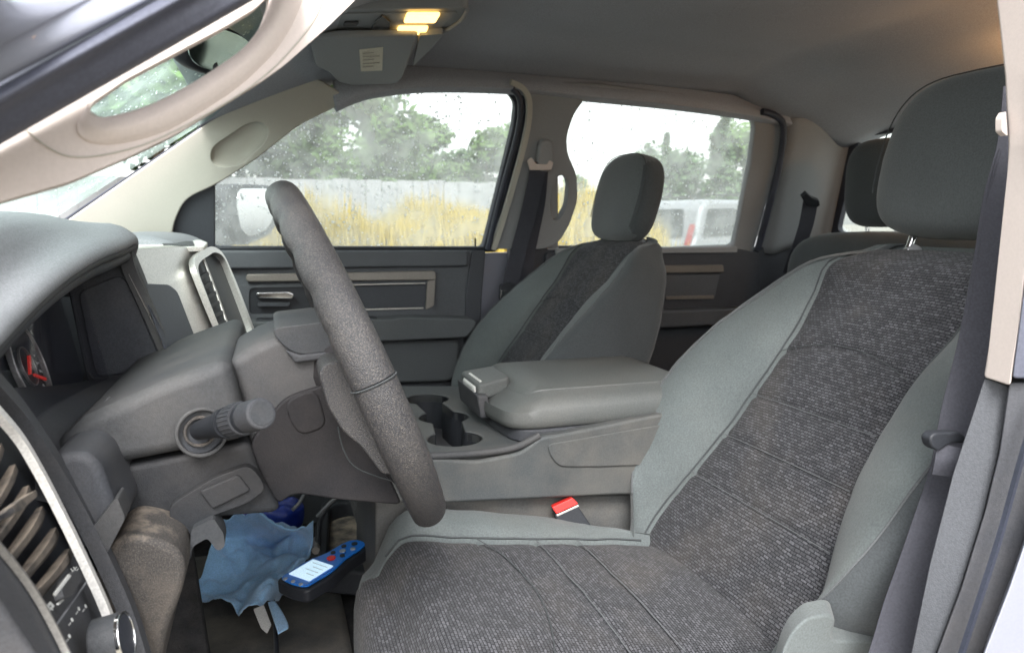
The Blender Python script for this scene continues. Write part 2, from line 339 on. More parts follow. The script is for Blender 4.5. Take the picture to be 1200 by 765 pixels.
def pillow(name, c, ax, half, m, parent=None, e=.45, e2=None, nu=40, nv=24, warp=None):
    """superquadric cushion; ax = three unit axes, half = half sizes"""
    e2 = e2 or e; c = Vector(c); vs = []; fs = []; f = lambda v, p: math.copysign(abs(v) ** p, v)
    for j in range(nv + 1):
        ph = -math.pi / 2 + math.pi * j / nv
        for i in range(nu):
            th = 2 * math.pi * i / nu; l = Vector((f(math.cos(ph), e2) * f(math.cos(th), e), f(math.cos(ph), e2) * f(math.sin(th), e), f(math.sin(ph), e2)))
            if warp: l = warp(l)
            vs.append(c + ax[0] * l.x * half[0] + ax[1] * l.y * half[1] + ax[2] * l.z * half[2])
    for j in range(nv):
        for i in range(nu): a, b = j * nu + i, j * nu + (i + 1) % nu; fs.append((a, b, b + nu, a + nu))
    return mesh(name, vs, fs, m, parent, sharp=80)
def disc(name, c, n, r, th, m, parent=None, seg=28, bevel=.002, r2=None):
    n = Vector(n).normalized(); a = n.orthogonal().normalized(); b = n.cross(a); c = Vector(c)
    return slab(name, [c + a * r * math.cos(2 * math.pi * k / seg) + b * (r2 or r) * math.sin(2 * math.pi * k / seg) for k in range(seg)], n * th, m, parent, bevel=bevel, segs=2)
def ringobj(name, c, n, r, w, th, m, parent=None, seg=36, bevel=.001):
    n = Vector(n).normalized(); a = n.orthogonal().normalized(); b = n.cross(a); c = Vector(c)
    lp = lambda q: [c + a * q * math.cos(2 * math.pi * k / seg) + b * q * math.sin(2 * math.pi * k / seg) for k in range(seg)]
    return slab(name, lp(r), n * th, m, parent, holes=[lp(r - w)], bevel=bevel, segs=2)
X_, Y_, Z_ = Vector((1, 0, 0)), Vector((0, 1, 0)), Vector((0, 0, 1))

# ================================================================= OUTDOORS
def hgt(x, y):
    a = min(1, max(0, (y - 4.5) / 7)); a = a * a * (3 - 2 * a)
    b = min(1, max(0, (5.6 - x) / 1.6)); return .78 * a * b
vs = []; fs = []; n = 80
xs = [(-1 + 2 * i / n) for i in range(n + 1)]; g = [math.copysign(abs(t) ** 3 * 700 + abs(t) * 18, t) for t in xs]
for j in g:
    for i in g: vs.append((i + 2, j + 9, hgt(i + 2, j + 9)))
for j in range(n):
    for i in range(n): a = j * (n + 1) + i; fs.append((a, a + 1, a + n + 2, a + n + 1))
tag(mesh('ground', vs, fs, 'ground'), 'pale brown gravel and dirt ground sloping up to the fence', kind='structure')
def grass(name, m, label, count, xr, yr, hr, seed):
    rg = random.Random(seed); vs = []; fs = []
    for _ in range(count):
        x = rg.uniform(*xr); y = rg.uniform(*yr); h = rg.uniform(*hr) * (.55 + .75 * noise.noise(Vector((x * .8, y * .8, seed))) ** 2 + .35 * noise.noise(Vector((x * .35, y * .3, 3)))); z = hgt(x, y)
        a = rg.uniform(0, 6.28); wd = rg.uniform(.006, .014); dx, dy = math.cos(a) * wd, math.sin(a) * wd; l = rg.uniform(-.14, .14); l2 = rg.uniform(-.14, .14); k = len(vs)
        vs += [(x - dx, y - dy, z), (x + dx, y + dy, z), (x + dx + l * .4, y + dy + l2 * .4, z + h * .6), (x - dx + l * .4, y - dy + l2 * .4, z + h * .6), (x + l, y + l2, z + h)]
        fs += [(k, k + 1, k + 2, k + 3), (k + 3, k + 2, k + 4)]
    tag(mesh(name, vs, fs, m), label, 'grass', kind='stuff')
grass('tall_grass', 'grass_yellow', 'tall golden dry grass in front of the grey fence', 52000, (-.9, 5.2), (8.0, 13.4), (.95, 1.55), 1)
grass('green_grass', 'grass_green', 'short green weeds at the edge of the gravel yard', 14000, (-7, 9), (9.5, 14.2), (.15, .5), 2)
fe = thing('board_fence', (-1, 14.3, .78), 'long grey weathered board fence behind the golden grass', 'fence')
fe_n = 0
bme = None
for i in range(66):
    x = -12.5 + i * .3; z0 = hgt(x, 14.3) - .1; tp = 2.16 + .012 * math.sin(i * 5.1)
    if x > 5.6: break
    o = box('board', (x, 14.3 + .01 * math.sin(i * 2.3), tp - .75), (.292, .03, 1.5 + .02 * math.sin(i * 3.3)), 'fence_board', fe, bevel=0)
for x in range(-12, 8, 2): box('post', (x, 14.38, 1.2), (.1, .1, 1.9), 'fence_post', fe, bevel=0)
for z in (1.0, 1.75): box('rail', (-2.8, 14.34, z), (19.4, .05, .09), 'fence_post', fe, bevel=0)
def tree(name, loc, h, cr, m, label, seed, blobs, leaf=.2, n=2600, group='trees beyond the fence', cone=False):
    rg = random.Random(seed); t = thing(name, loc, label, 'tree', group); L = Vector(loc)
    th = h * (.95 if cone else .62)
    tube('trunk', [L + Vector((0, 0, -.2)), L + Vector((rg.uniform(-.1, .1), 0, th * .5)), L + Vector((rg.uniform(-.2, .2), rg.uniform(-.2, .2), th))], lambda f: .03 * h * (1 - .75 * f) * .6, 'bark', t, seg=8)
    cs = []
    if cone:
        for k in range(14):
            f = k / 13; cs.append((L + Vector((rg.uniform(-.15, .15), rg.uniform(-.15, .15), h * (.16 + .84 * f))), cr * (1.05 - f) * .95 + .08, h * .055))
    else:
        for k in range(blobs):
            a = rg.uniform(0, 6.28); rr = cr * rg.uniform(.1, .72); z = h * rg.uniform(.36, .92); rr *= 1 - max(0, z / h - .6) * 1.4
            c = L + Vector((math.cos(a) * rr, math.sin(a) * rr, z)); cs.append((c, cr * rg.uniform(.24, .42), cr * rg.uniform(.2, .34)))
            if k < 7: tube('limb', [L + Vector((0, 0, h * rg.uniform(.25, .45))), L * .4 + c * .6 - Vector((0, 0, .3)), c], lambda f: .009 * h * (1 - .7 * f), 'bark', t, seg=5, nsub=2)
    vs = []; fs = []
    for _ in range(n):
        c, r, rz = rg.choice(cs); d = Vector((rg.gauss(0, 1), rg.gauss(0, 1), rg.gauss(0, 1))).normalized() * (rg.random() ** .45)
        p = c + Vector((d.x * r, d.y * r, d.z * rz)); u = Vector((rg.gauss(0, 1), rg.gauss(0, 1), rg.gauss(0, 1))).normalized(); v = u.orthogonal().normalized(); s = leaf * rg.uniform(.5, 1.2); k = len(vs)
        vs += [p - u * s, p + v * s * .45, p + u * s, p - v * s * .45]; fs.append((k, k + 1, k + 2, k + 3))
    me = bpy.data.meshes.new('crown'); me.from_pydata([tuple(v) for v in vs], [], fs); finish('crown', me, m, t)
    return t
def at(px, D): return (D * (math.tan(math.atan((px - CX) / FPX) + YAW)), D)
T = [(392, 18, 4.9, 2.3, 'leaf_green', 'largest leafy green tree filling the left of the front passenger window', 34, .15, 9000),
     (318, 19, 4.6, 2.4, 'leaf_dark', 'darker tree low behind the passenger door mirror', 28, .15, 7000),
     (455, 24, 4.1, 1.2, 'leaf_green', 'thin green tree just right of the largest window tree', 14, .14, 2600),
     (497, 22, 4.0, 1.3, 'leaf_green', 'small rounded green tree in the middle of the front passenger window', 18, .13, 4200),
     (535, 24, 3.8, 1.7, 'leaf_dark', 'low dark bushy tree just above the fence top', 18, .14, 4000),
     (577, 20, 4.3, 1.3, 'leaf_green', 'slender green tree near the rear edge of the front window', 18, .13, 5000),
     (782, 23, 3.9, 2.1, 'leaf_dark', 'dark tree behind the passenger headrest above the parked cars', 24, .15, 5200),
     (880, 21, 4.5, 2.2, 'leaf_green', 'broad green tree at the far right of the rear passenger window', 26, .15, 6200),
     (680, 26, 3.2, 1.4, 'leaf_dark', 'low tree seen through the pillar grab handle opening', 14, .15, 2600),
     (200, 15, 7.6, 3.4, 'leaf_green', 'tall green tree seen through the windscreen and the grab handle', 40, .2, 9000),
     (90, 17, 7.2, 3.8, 'leaf_dark', 'large darker tree seen through the windscreen low by the dashboard', 40, .2, 9000),
     (290, 20, 7.8, 3.0, 'leaf_green', 'tree behind the rear view mirror through the windscreen', 32, .2, 7000)]
for i, (px, D, h, cr, m, lab, bl, lf, nn) in enumerate(T):
    x, y = at(px, D); tree('leafy_tree', (x, y, hgt(x, y)), h, cr, m, lab, 40 + i, bl, lf, nn)
x, y = at(839, 20); tree('conifer_tree', (x, y, 0), 4.5, .95, 'leaf_dark', 'tall pointed dark conifer over the nearest parked car', 77, 0, .13, 4200, cone=True)
x, y = at(778, 25); tree('conifer_tree', (x, y, 0), 4.5, .6, 'leaf_dark', 'small pale pointed conifer close behind the passenger headrest', 78, 0, .12, 1400, cone=True)
# pale gravel heap
x, y = at(452, 26); vs = []; fs = []
for j in range(13):
    for i in range(28):
        a = 2 * math.pi * i / 28; r = j / 12; vs.append((x + math.cos(a) * r * 3.4, y + math.sin(a) * r * 2.4, 2.75 * (1 - r) ** 1.3 + .18 * noise.noise(Vector((math.cos(a) * r * 3, math.sin(a) * r * 3, 1))) * (1 - r)))
for j in range(12):
    for i in range(28): a, b = j * 28 + i, j * 28 + (i + 1) % 28; fs.append((a, b, b + 28, a + 28))
tag(mesh('gravel_heap', vs, fs, 'gravel_pale', sharp=80), 'pale heap of gravel showing above the fence between trees', 'gravel heap')
def suv(loc, rz, body, label, scale=1.0):
    t = thing('parked_car', (0, 0, 0), label, 'car', 'cars parked in the yard')
    prof = [(-2.35, .45), (-2.38, .95), (-2.25, 1.08), (-2.12, 1.62), (-1.95, 1.76), (.2, 1.78), (.55, 1.70), (1.15, 1.14), (2.2, 1.02), (2.38, .85), (2.4, .42), (1.85, .36), (-1.9, .36)]
    slab('body', rnd([Vector((a, -.92, b)) for a, b in prof], .12), (0, 1.84, 0), body, t, bevel=.09, segs=4)
    for s in (-1, 1):
        for (a0, a1, a2, a3) in ((-2.08, -1.95, -1.12, -1.16), (-1.02, -1.05, -.18, -.18), (-.08, -.08, .82, .30)):
            q = [Vector((a0, s * .925, 1.12)), Vector((a1, s * .925, 1.60)), Vector((a3, s * .925, 1.62)), Vector((a2, s * .925, 1.14))]
            slab('side_window', rnd(q, .05), (0, s * .012, 0), 'car_glass', t, bevel=.004)
        for wx in (-1.42, 1.5):
            wl = disc('wheel', (wx, s * .74, .36), (0, s, 0), .36, .2, 'tyre', t, bevel=.03)
            disc('rim', (wx, s * .925, .36), (0, s, 0), .22, .03, 'silver', wl)
        slab('tail_light', rnd([Vector((-2.37, s * .76, .98)), Vector((-2.37, s * .90, .98)), Vector((-2.25, s * .90, 1.34)), Vector((-2.25, s * .78, 1.34))], .03), (-.03, s * .035, 0), 'tail_red', t, bevel=.008)
        slab('door_handle', [Vector((-.9, s * .925, .98)), Vector((-.9, s * .925, 1.02)), Vector((-.68, s * .925, 1.02)), Vector((-.68, s * .925, .98))], (0, s * .03, 0), body, t)
    for s in (-1, 1):
        for sx0 in (-1.07, -.13, .95): tube('door_seam', [Vector((sx0, s * .921, 1.08)), Vector((sx0 + .02, s * .922, .8)), Vector((sx0 + .05, s * .921, .5))], .007, 'tyre', t, seg=4, nsub=1)
        tube('side_trim', [Vector((-2.0, s * .925, .62)), Vector((2.0, s * .925, .62))], .03, 'tyre', t, seg=5, nsub=1)
    slab('rear_window', rnd([Vector((-2.265, -.66, 1.12)), Vector((-2.265, .66, 1.12)), Vector((-2.145, .58, 1.6)), Vector((-2.145, -.58, 1.6))], .06), (-.02, 0, 0), 'car_glass', t)
    slab('rear_bumper', rnd([Vector((-2.3, -.9, .42)), Vector((-2.3, .9, .42)), Vector((-2.3, .9, .68)), Vector((-2.3, -.9, .68))], .05), (-.16, 0, 0), 'tyre', t, bevel=.04)
    box('number_plate', (-2.40, 0, .86), (.02, .5, .14), 'silver_light', t)
    for s in (-1, 1): tube('roof_rail', [Vector((-1.8, s * .74, 1.80)), Vector((-1.6, s * .74, 1.85)), Vector((0, s * .74, 1.85)), Vector((.2, s * .74, 1.80))], .02, 'tyre', t, seg=6)
    for s in (-1, 1): slab('wheel_arch', [Vector((a_ + .44 * math.cos(q), s * .915, .38 + .44 * math.sin(q))) for a_ in ((-1.42),) for q in [math.pi * k / 12 for k in range(13)]], (0, s * .012, 0), 'tyre', t, bevel=0)
    slab('windscreen', rnd([Vector((.6, -.74, 1.68)), Vector((.6, .74, 1.68)), Vector((1.12, .8, 1.17)), Vector((1.12, -.8, 1.17))], .06), (.03, 0, .03), 'car_glass', t)
    t.scale = (scale,) * 3; t.location = loc; t.rotation_euler = (0, 0, rz); return t
suv((8.66, 12.68, 0), R(20), 'car_white', 'pale grey estate car parked with its red tail light toward the truck')
x, y = at(655, 17.5); suv((x, y, 0), R(14), 'car_silver', 'silver car parked farther off, seen beside the pillar grab handle')
x, y = at(930, 19.0); suv((x, y, 0), R(8), 'car_white', 'pale grey car farthest back behind the nearest parked car')

# ================================================================= CAB SHELL
YC = 1.28                                                   # middle of the cab
def sideY(z): return 2.03 - .34 * max(0, z - 1.28)
SW = Pln((0, 2.03, 1.28), (1, 2.03, 1.28), (0, 2.03 - .34 * .5, 1.78))      # passenger side wall above the belt, leaning in
UPW = Vector((0, 1, .34)).normalized()
# headliner: one curved sheet
def zc(x, y):
    e = abs(y - YC) / .66
    z = 1.800 - .085 * max(0, e - .55) ** 1.6 * 2.2
    if x > 1.32: z -= .014 + .12 * min(1, (x - 1.32) / .42)
    if x < .35: z -= .16 * ((.35 - x) / .5) ** 1.3
    z -= .02 * max(0, x - .5)
    return z
rows = []
for i in range(31):
    x = -.15 + i * (1.76 + .15) / 30; r = []
    for j in range(33):
        y = YC + (-1 + 2 * j / 32) * .665
        r.append(Vector((x, y, zc(x, y))))
    rows.append(r)
hl = loft('headliner', rows, 'headliner', sharp=80); hl.modifiers.new('t', 'SOLIDIFY').thickness = .012
tag(hl, 'soft grey fabric headliner lining the cab ceiling', 'headliner', kind='structure')
# outer roof skin
rows = [[p + Vector((0, 0, .06)) + Vector((0, (p.y - YC) * .12, 0)) for p in r] for r in rows]
tag(loft('roof', rows, 'paint_silver', sharp=80, thick=.004), 'painted steel roof of the truck above the headliner', kind='structure')
# roof side rail of passenger side (between headliner edge and window tops)
def arcY(pts, off=0): return SW.poly(pts, off)
top_edge = [(345, 78), (420, 60), (520, 52), (640, 58), (760, 74), (900, 100), (1010, 130)]
# side rail: from window tops up to the ceiling curve
win_top = [(392, 124), (412, 115), (440, 107), (500, 101), (600, 103), (690, 112), (790, 122), (890, 136), (1004, 158)]
rows = []
for k, (a, b) in enumerate(win_top):
    p = SW(a, b, .0)
    q = Vector((p.x, YC + .655, zc(p.x, YC + .655) - .004)); mid = (p + q) / 2 + Vector((0, -.006, -.004))
    rows.append([p + Vector((0, .02, -.002)), p, mid, q, q + Vector((0, .03, .03))])
rail = loft('roof_side_rail', rows, 'headliner', nv=4, nu=3, sharp=80); rail.modifiers.new('t', 'SOLIDIFY').thickness = .012
tag(rail, 'padded grey roof rail above the passenger windows', 'roof rail', kind='structure')
# overhead: floor, firewall, back wall, outer sides
tag(box('cab_floor', (.45, YC, .50), (3.0, 1.62, .06), 'carpet', bevel=.01), 'dark carpeted cab floor', kind='structure')
rows = [[Vector((x, y, .53 + hh)) for y, hh in ((1.0, 0), (1.06, .05), (1.12, .10), (1.28, .115), (1.42, .10), (1.50, .05), (1.56, 0))] for x in (-.75, -.2, .4, 1.2)]
tag(loft('floor_tunnel', rows, 'carpet', nu=4, nv=2, sharp=80), 'carpeted hump in the middle of the cab floor', kind='structure')
tag(box('firewall', (-.82, YC, .85), (.06, 1.6, .8), 'carpet', bevel=.01), 'dark lining at the front end of the footwell', kind='structure')
# back wall with window opening
bw = [Vector((1.80, YC - .80, .5)), Vector((1.80, YC + .80, .5)), Vector((1.77, YC + .78, 1.25)), Vector((1.73, YC + .62, 1.70)), Vector((1.73, YC - .62, 1.70)), Vector((1.77, YC - .78, 1.25))]
bh = rnd([pX(974, 276, 1.76), Vector((1.76, YC - .56, 1.33)), Vector((1.74, YC - .52, 1.615)), pX(1001, 157, 1.74)], .03)
bh2 = rnd([pX(980, 272, 1.75), Vector((1.75, YC - .53, 1.34)), Vector((1.73, YC - .49, 1.605)), pX(1007, 161, 1.73)], .03)
backw = slab('rear_wall', bw, (.04, 0, 0), 'pillar_grey', holes=[bh], bevel=.004)
tag(backw, 'grey trimmed rear wall of the cab around the back window', 'cab wall', kind='structure')
bgz = slab('rear_window', [p + Vector((.03, 0, 0)) for p in bh], (.004, 0, 0), 'side_glass', bevel=0)
tag(bgz, 'back window of the cab behind the rear headrest', 'window')
slab('window_seal', [p + Vector((-.010, 0, 0)) for p in bh], (.02, 0, 0), 'seal', bgz, holes=[bh2], bevel=.002)

# ---- windscreen
WS = Pln(pY(93, 248, 1.93), pY(340, 80, 1.80), Vector((-.43, .6, 1.39)))
wsx0, wsz0 = WS.p.x, WS.p.z
def wsp(x, y):
    n_ = WS.n; z = WS.p.z - (n_.x * (x - WS.p.x) + n_.y * (y - WS.p.y)) / n_.z; return Vector((x, y, z))
rows = []
for i in range(9):
    x = -1.05 + i * 1.15 / 8; r = []
    for j in range(13):
        yy = -1 + 2 * j / 12; y = YC + yy * (.70 - .09 * i / 8); p = wsp(x + .10 * yy * yy - .06, y); p.x += 0; r.append(p + Vector((0, 0, .02)))
    rows.append(r)
ws = loft('windscreen', rows, 'windshield_glass', nu=2, nv=2, sharp=80)
tag(ws, 'rain spotted windscreen behind the pillars and dashboard', 'windscreen')
def drops(parent, pfun, count, seed, nrm, r0=.0010, r1=.0030):
    rg = random.Random(seed); vs = []; fs = []; bm = bmesh.new(); bmesh.ops.create_icosphere(bm, subdivisions=1, radius=1); bm.verts.index_update()
    base = [v.co.copy() for v in bm.verts]; bf = [tuple(v.index for v in f.verts) for f in bm.faces]; bm.free(); q = Vector(nrm).to_track_quat('Z', 'Y')
    for _ in range(count):
        p = pfun(rg); r = r0 + (r1 - r0) * rg.random() ** 3; k = len(vs); sx = rg.uniform(.8, 1.2); sy = rg.uniform(.8, 1.3)
        for b in base: vs.append(p + q @ Vector((b.x * r * sx, b.y * r * sy, b.z * r * .5)))
        fs += [tuple(i + k for i in f) for f in bf]
    o = mesh('raindrop', vs, fs, 'raindrop', parent, sharp=80); tag(o, 'rain drops on the outside of the glass', kind='stuff'); return o
drops(ws, lambda rg: wsp(rg.uniform(-.75, .0), rg.uniform(YC - .6, YC + .6)) + Vector((0, 0, .022)), 2600, 5, WS.n, .0009, .0028)

# ---- passenger A pillar trim with recess
t = thing('front_pillar_trim', pY(93, 248, 1.95), 'pale greige trim on the far windscreen pillar with an oval grab recess', 'pillar trim')
ap = rnd(SW.poly([(60, 272), (93, 248), (213, 167), (340, 78), (372, 92), (410, 116), (400, 123), (350, 147), (300, 187), (253, 217), (217, 233), (203, 262), (200, 300), (60, 300)]), .03)
rec = rnd(SW.poly([(247, 182), (250, 172), (290, 145), (306, 143), (315, 152), (312, 165), (283, 193), (262, 196), (249, 192)]), .02)
slab('pillar_panel', ap, -SW.n * .022, 'greige_trim', t, holes=[rec], bevel=.009, segs=4)
c = sum(rec, Vector()) / len(rec)
rows = [[p - SW.n * .004 for p in rec], [c + (p - c) * .95 - SW.n * .012 for p in rec], [c + (p - c) * .85 - SW.n * .018 for p in rec], [c + (p - c) * .3 - SW.n * .0195 for p in rec]]
loft('grab_recess', rows, 'greige_trim', t, closed=True, cap0=False, sharp=80)
tube('glass_edge', SW.poly([(60, 270), (93, 247), (213, 166), (338, 79)], -.01), .004, 'seal', t)

# ---- front passenger door
BELT = 1.283
fd = thing('front_passenger_door', (0, 2.05, .7), 'closed front passenger door with dark grey card and wet window', 'door')
DP = Pln((0, 2.03, .6), (1, 2.03, .6), (0, 2.03, 1.3))
fwin = [(250, 292), (250, 219), (300, 187), (350, 147), (400, 121), (430, 110), (480, 103), (560, 102), (592, 106), (604, 122), (601, 150), (585, 215), (566, 292)]
fout = [(188, 296), (190, 215), (300, 170), (345, 134), (395, 104), (430, 94), (480, 88), (565, 87), (606, 92), (622, 112), (618, 150), (600, 230), (584, 296)]
slab('window_frame', rnd(SW.poly(fout, -.022), .02), -SW.n * .03, 'seal', fd, holes=[rnd(SW.poly(fwin, -.022), .015)], bevel=.006)
slab('mirror_sail', SW.poly([(190, 292), (190, 236), (252, 212), (252, 292)], -.018), -SW.n * .02, 'door_dark', fd, bevel=.004)
gl = slab('window_glass', SW.poly(fwin, -.045), -SW.n * .004, 'side_glass', fd, bevel=0)
def sampler(P, off):
    xs = [a for a, b in P]; ys = [b for a, b in P]
    def f(rg):
        while True:
            q = (rg.uniform(min(xs), max(xs)), rg.uniform(min(ys), max(ys)))
            if inpoly(q, P) and (rg.random() < .45 or noise.noise(Vector((q[0] * .012, q[1] * .015, 2))) > 0): return SW(q[0], q[1], off)
    return f
drops(fd, sampler(fwin, -.052), 1300, 8, SW.n, .0012, .0038)
tube('window_wiper_seal', [DP(252, 291, .0), DP(400, 291, 0), DP(566, 291, 0)], .005, 'black_plastic', fd, nsub=2)
# door card
card = [(180, 293), (562, 293), (556, 330), (552, 650), (180, 650)]
slab('door_card', rnd(DP.poly(card), .012), -DP.n * .05, 'door_card', fd, bevel=.008)
slab('upper_pad', rnd(DP.poly([(200, 293), (547, 293), (547, 312), (200, 316)], .0), .01), DP.n * .018, 'door_card', fd, bevel=.008, segs=4)
# recessed pull area: frame ring
slab('pull_surround', rnd(DP.poly([(278, 334), (510, 328), (509, 372), (278, 374)], .001), .015), DP.n * .008, 'door_card', fd, holes=[rnd(DP.poly([(292, 337), (394, 335), (394, 366), (292, 368)], .001), .012), rnd(DP.poly([(404, 335), (500, 333), (497, 361), (404, 363)], .001), .012)], bevel=.004)
slab('trim_strip', rnd(DP.poly([(289, 321), (508, 317), (510, 320), (510, 328), (290, 330), (288, 326)], .006), .006), DP.n * .014, 'bronze_trim', fd, bevel=.005)
slab('trim_end', rnd(DP.poly([(500, 329), (510, 327), (508, 358), (498, 363)], .006), .006), DP.n * .01, 'bronze_trim', fd, bevel=.003)
tube('trim_line', [DP(404, 334, .012), DP(498, 332, .012)], .0025, 'silver', fd, nsub=1)
tube('trim_line', [DP(420, 363, .012), DP(496, 361, .012)], .0028, 'silver', fd, nsub=1)
slab('pull_pocket', rnd(DP.poly([(404, 335), (500, 333), (497, 361), (404, 363)], .0), .012), DP.n * .003, 'door_dark', fd, bevel=.001)
slab('handle_pocket', rnd(DP.poly([(292, 337), (394, 335), (394, 366), (292, 368)], .0), .012), DP.n * .003, 'black_plastic', fd, bevel=.001)
hd = slab('door_handle', rnd(DP.poly([(300, 342), (338, 341), (345, 344), (343, 350), (302, 349)], .012), .006), DP.n * .014, 'chrome', fd, bevel=.004)
slab('lock_lever', rnd(DP.poly([(302, 354), (340, 354), (338, 359), (302, 359)], .012), .004), DP.n * .008, 'door_dark', fd, bevel=.003)
slab('switch_panel', rnd(DP.poly([(300, 372), (440, 370), (436, 378), (300, 380)], .01), .005), DP.n * .05, 'black_plastic', fd, bevel=.006)
slab('armrest', rnd(DP.poly([(262, 374), (456, 370), (470, 368), (548, 370), (551, 376), (540, 391), (450, 395), (262, 400)], .0), .012), DP.n * .075, 'door_cloth', fd, bevel=.014, segs=5)
slab('lower_pocket', rnd(DP.poly([(300, 402), (536, 396), (535, 436), (525, 445), (300, 452)], .0), .02), DP.n * .03, 'door_cloth', fd, bevel=.01, segs=4)
slab('door_edge', rnd(DP.poly([(552, 293), (568, 293), (564, 340), (556, 480), (540, 480), (545, 340)], -.004), .006), DP.n * .012, 'door_dark', fd, bevel=.004)
tube('lock_pin', [DP(557, 289, -.01), DP(557, 279, -.01)], .0025, 'black_plastic', fd, nsub=1, seg=6)
slab('outer_skin', [Vector((-.55, 2.13, .55)), Vector((.92, 2.13, .55)), Vector((.98, 2.10, 1.27)), Vector((-.55, 2.10, 1.25))], (0, .01, 0), 'paint_silver', fd)

# ---- door mirror outside
mr_ = thing('door_mirror', pY(295, 250, 2.22), 'door mirror outside the front passenger window, its glass bright with sky', 'mirror')
mo = [(266, 222), (276, 215), (318, 217), (326, 224), (326, 262), (318, 276), (290, 288), (276, 283), (268, 262)]
MP = Pln(pY(266, 250, 2.20), pY(326, 250, 2.42), pY(266, 290, 2.19))
slab('mirror_housing', rnd(MP.poly(mo), .02), -MP.n * .06 + Vector((-.03, .05, 0)), 'black_plastic', mr_, bevel=.012, segs=4)
slab('mirror_glass', rnd(MP.poly([(280, 221), (314, 221), (320, 228), (320, 258), (312, 270), (292, 278), (282, 268), (277, 240)], .006), .02), -MP.n * .004, 'mirror_glass', mr_, bevel=.001)
slab('mirror_arm', MP.poly([(262, 268), (300, 262), (300, 280), (262, 292)], -.02), -MP.n * .03 + Vector((0, -.02, 0)), 'black_plastic', mr_, bevel=.008)

# ---- B pillar passenger
bp = thing('middle_pillar_trim', pY(640, 292, 2.0), 'grey pillar trim between the passenger side windows with moulded grab handle', 'pillar trim')
bo = [(607, 100), (672, 104), (688, 112), (672, 135), (664, 160), (665, 180), (676, 205), (677, 235), (668, 262), (656, 283), (640, 292), (575, 292), (592, 250), (609, 190), (620, 140), (620, 118)]
hole = [(652, 207), (661, 205), (667, 216), (664, 243), (656, 258), (648, 258), (645, 246), (647, 222)]
slab('pillar_panel', rnd(SW.poly(bo, .004), .02), -SW.n * .03, 'pillar_grey', bp, holes=[rnd(SW.poly(hole, .004), .015)], bevel=.008, segs=4)
strap('door_seal', SW.poly([(598, 96), (613, 104), (620, 122), (616, 160), (596, 235), (578, 292)], .008), SW.n, .014, .014, 'greige_trim', bp)
tube('rubber_seal', SW.poly([(600, 104), (607, 112), (610, 126), (606, 158), (588, 225), (572, 292)], .006), .008, 'seal', bp)
slab('lower_panel', rnd([Vector((.66, 2.045, 1.285)), Vector((1.06, 2.045, 1.285)), Vector((1.06, 2.045, .6)), Vector((.66, 2.045, .6))], .01), (0, .04, 0), 'door_dark', bp, bevel=.006)
ph = slab('belt_anchor_cover', rnd(SW.poly([(630, 164), (638, 161), (646, 165), (647, 185), (642, 200), (628, 200), (626, 185)], .004), .01), SW.n * .022, 'pillar_grey', bp, bevel=.009, segs=4)
pb = thing('passenger_seat_belt', pY(632, 190, 1.92), 'dark seat belt hanging from the far middle pillar', 'seat belt')
strap('webbing', [SW(632, 190, .022), SW(622, 240, .03), SW(610, 285, .035), DP(600, 325, .03), DP(592, 362, .02)], (1, 0, .1), .046, .002, 'webbing', pb)
strap('webbing', [SW(634, 190, .012), SW(630, 240, .010), SW(618, 300, .012), DP(610, 360, .01)], (1, 0, .1), .044, .002, 'webbing', pb)
slab('belt_ring', rnd(SW.poly([(617, 188), (622, 184), (628, 192), (640, 192), (643, 187), (648, 190), (645, 199), (620, 199)], .02), .004), SW.n * .008, 'cream_trim', pb, bevel=.003)
slab('latch_plate', rnd(DP.poly([(585, 333), (596, 330), (607, 334), (603, 345), (596, 353), (584, 351)], .035), .005), DP.n * .01, 'black_plastic', pb, bevel=.003)
slab('metal_tongue', DP.poly([(587, 340), (593, 340), (592, 351), (586, 350)], .046), DP.n * .002, 'chrome', pb, bevel=.001)

# ---- rear passenger door
rd = thing('rear_passenger_door', (1.2, 2.05, .7), 'closed rear passenger door with wet window behind the passenger headrest', 'door')
rwin = [(655, 292), (655, 116), (697, 113), (770, 119), (868, 132), (880, 137), (885, 148), (880, 190), (860, 289), (790, 292)]
rout = [(640, 300), (640, 96), (700, 98), (800, 110), (890, 126), (908, 134), (918, 150), (912, 190), (882, 300)]
slab('window_frame', rnd(SW.poly(rout, -.012), .02), -SW.n * .03, 'pillar_grey', rd, holes=[rnd(SW.poly(rwin, -.012), .015)], bevel=.008)
tube('rubber_seal', SW.poly([(893, 131), (907, 135), (918, 148), (914, 190), (902, 240), (888, 292)], .012), .010, 'seal', rd)
slab('window_glass', SW.poly(rwin, -.03), -SW.n * .004, 'side_glass', rd, bevel=0)
drops(rd, sampler(rwin, -.037), 1000, 9, SW.n, .0012, .0036)
rcard = [(640, 296), (868, 292), (890, 296), (900, 650), (640, 650)]
slab('door_card', rnd(DP.poly(rcard), .01), -DP.n * .05, 'door_dark', rd, bevel=.006)
slab('window_sill', rnd(DP.poly([(650, 291), (862, 289), (862, 296), (650, 298)], .0), .004), DP.n * .012, 'pillar_grey', rd, bevel=.004)
slab('trim_strip', rnd(DP.poly([(700, 312), (845, 310), (846, 319), (700, 321)], .002), .006), DP.n * .014, 'bronze_trim', rd, bevel=.004)
slab('pull_pocket', rnd(DP.poly([(700, 323), (843, 321), (836, 350), (700, 352)], .001), .012), DP.n * .006, 'door_card', rd, bevel=.003)
slab('trim_line', rnd(DP.poly([(780, 347), (836, 346), (836, 350), (780, 351)], .008), .002), DP.n * .004, 'bronze_trim', rd, bevel=.001)
slab('armrest', rnd(DP.poly([(640, 366), (880, 358), (880, 376), (640, 388)], .0), .012), DP.n * .06, 'door_card', rd, bevel=.012, segs=4)
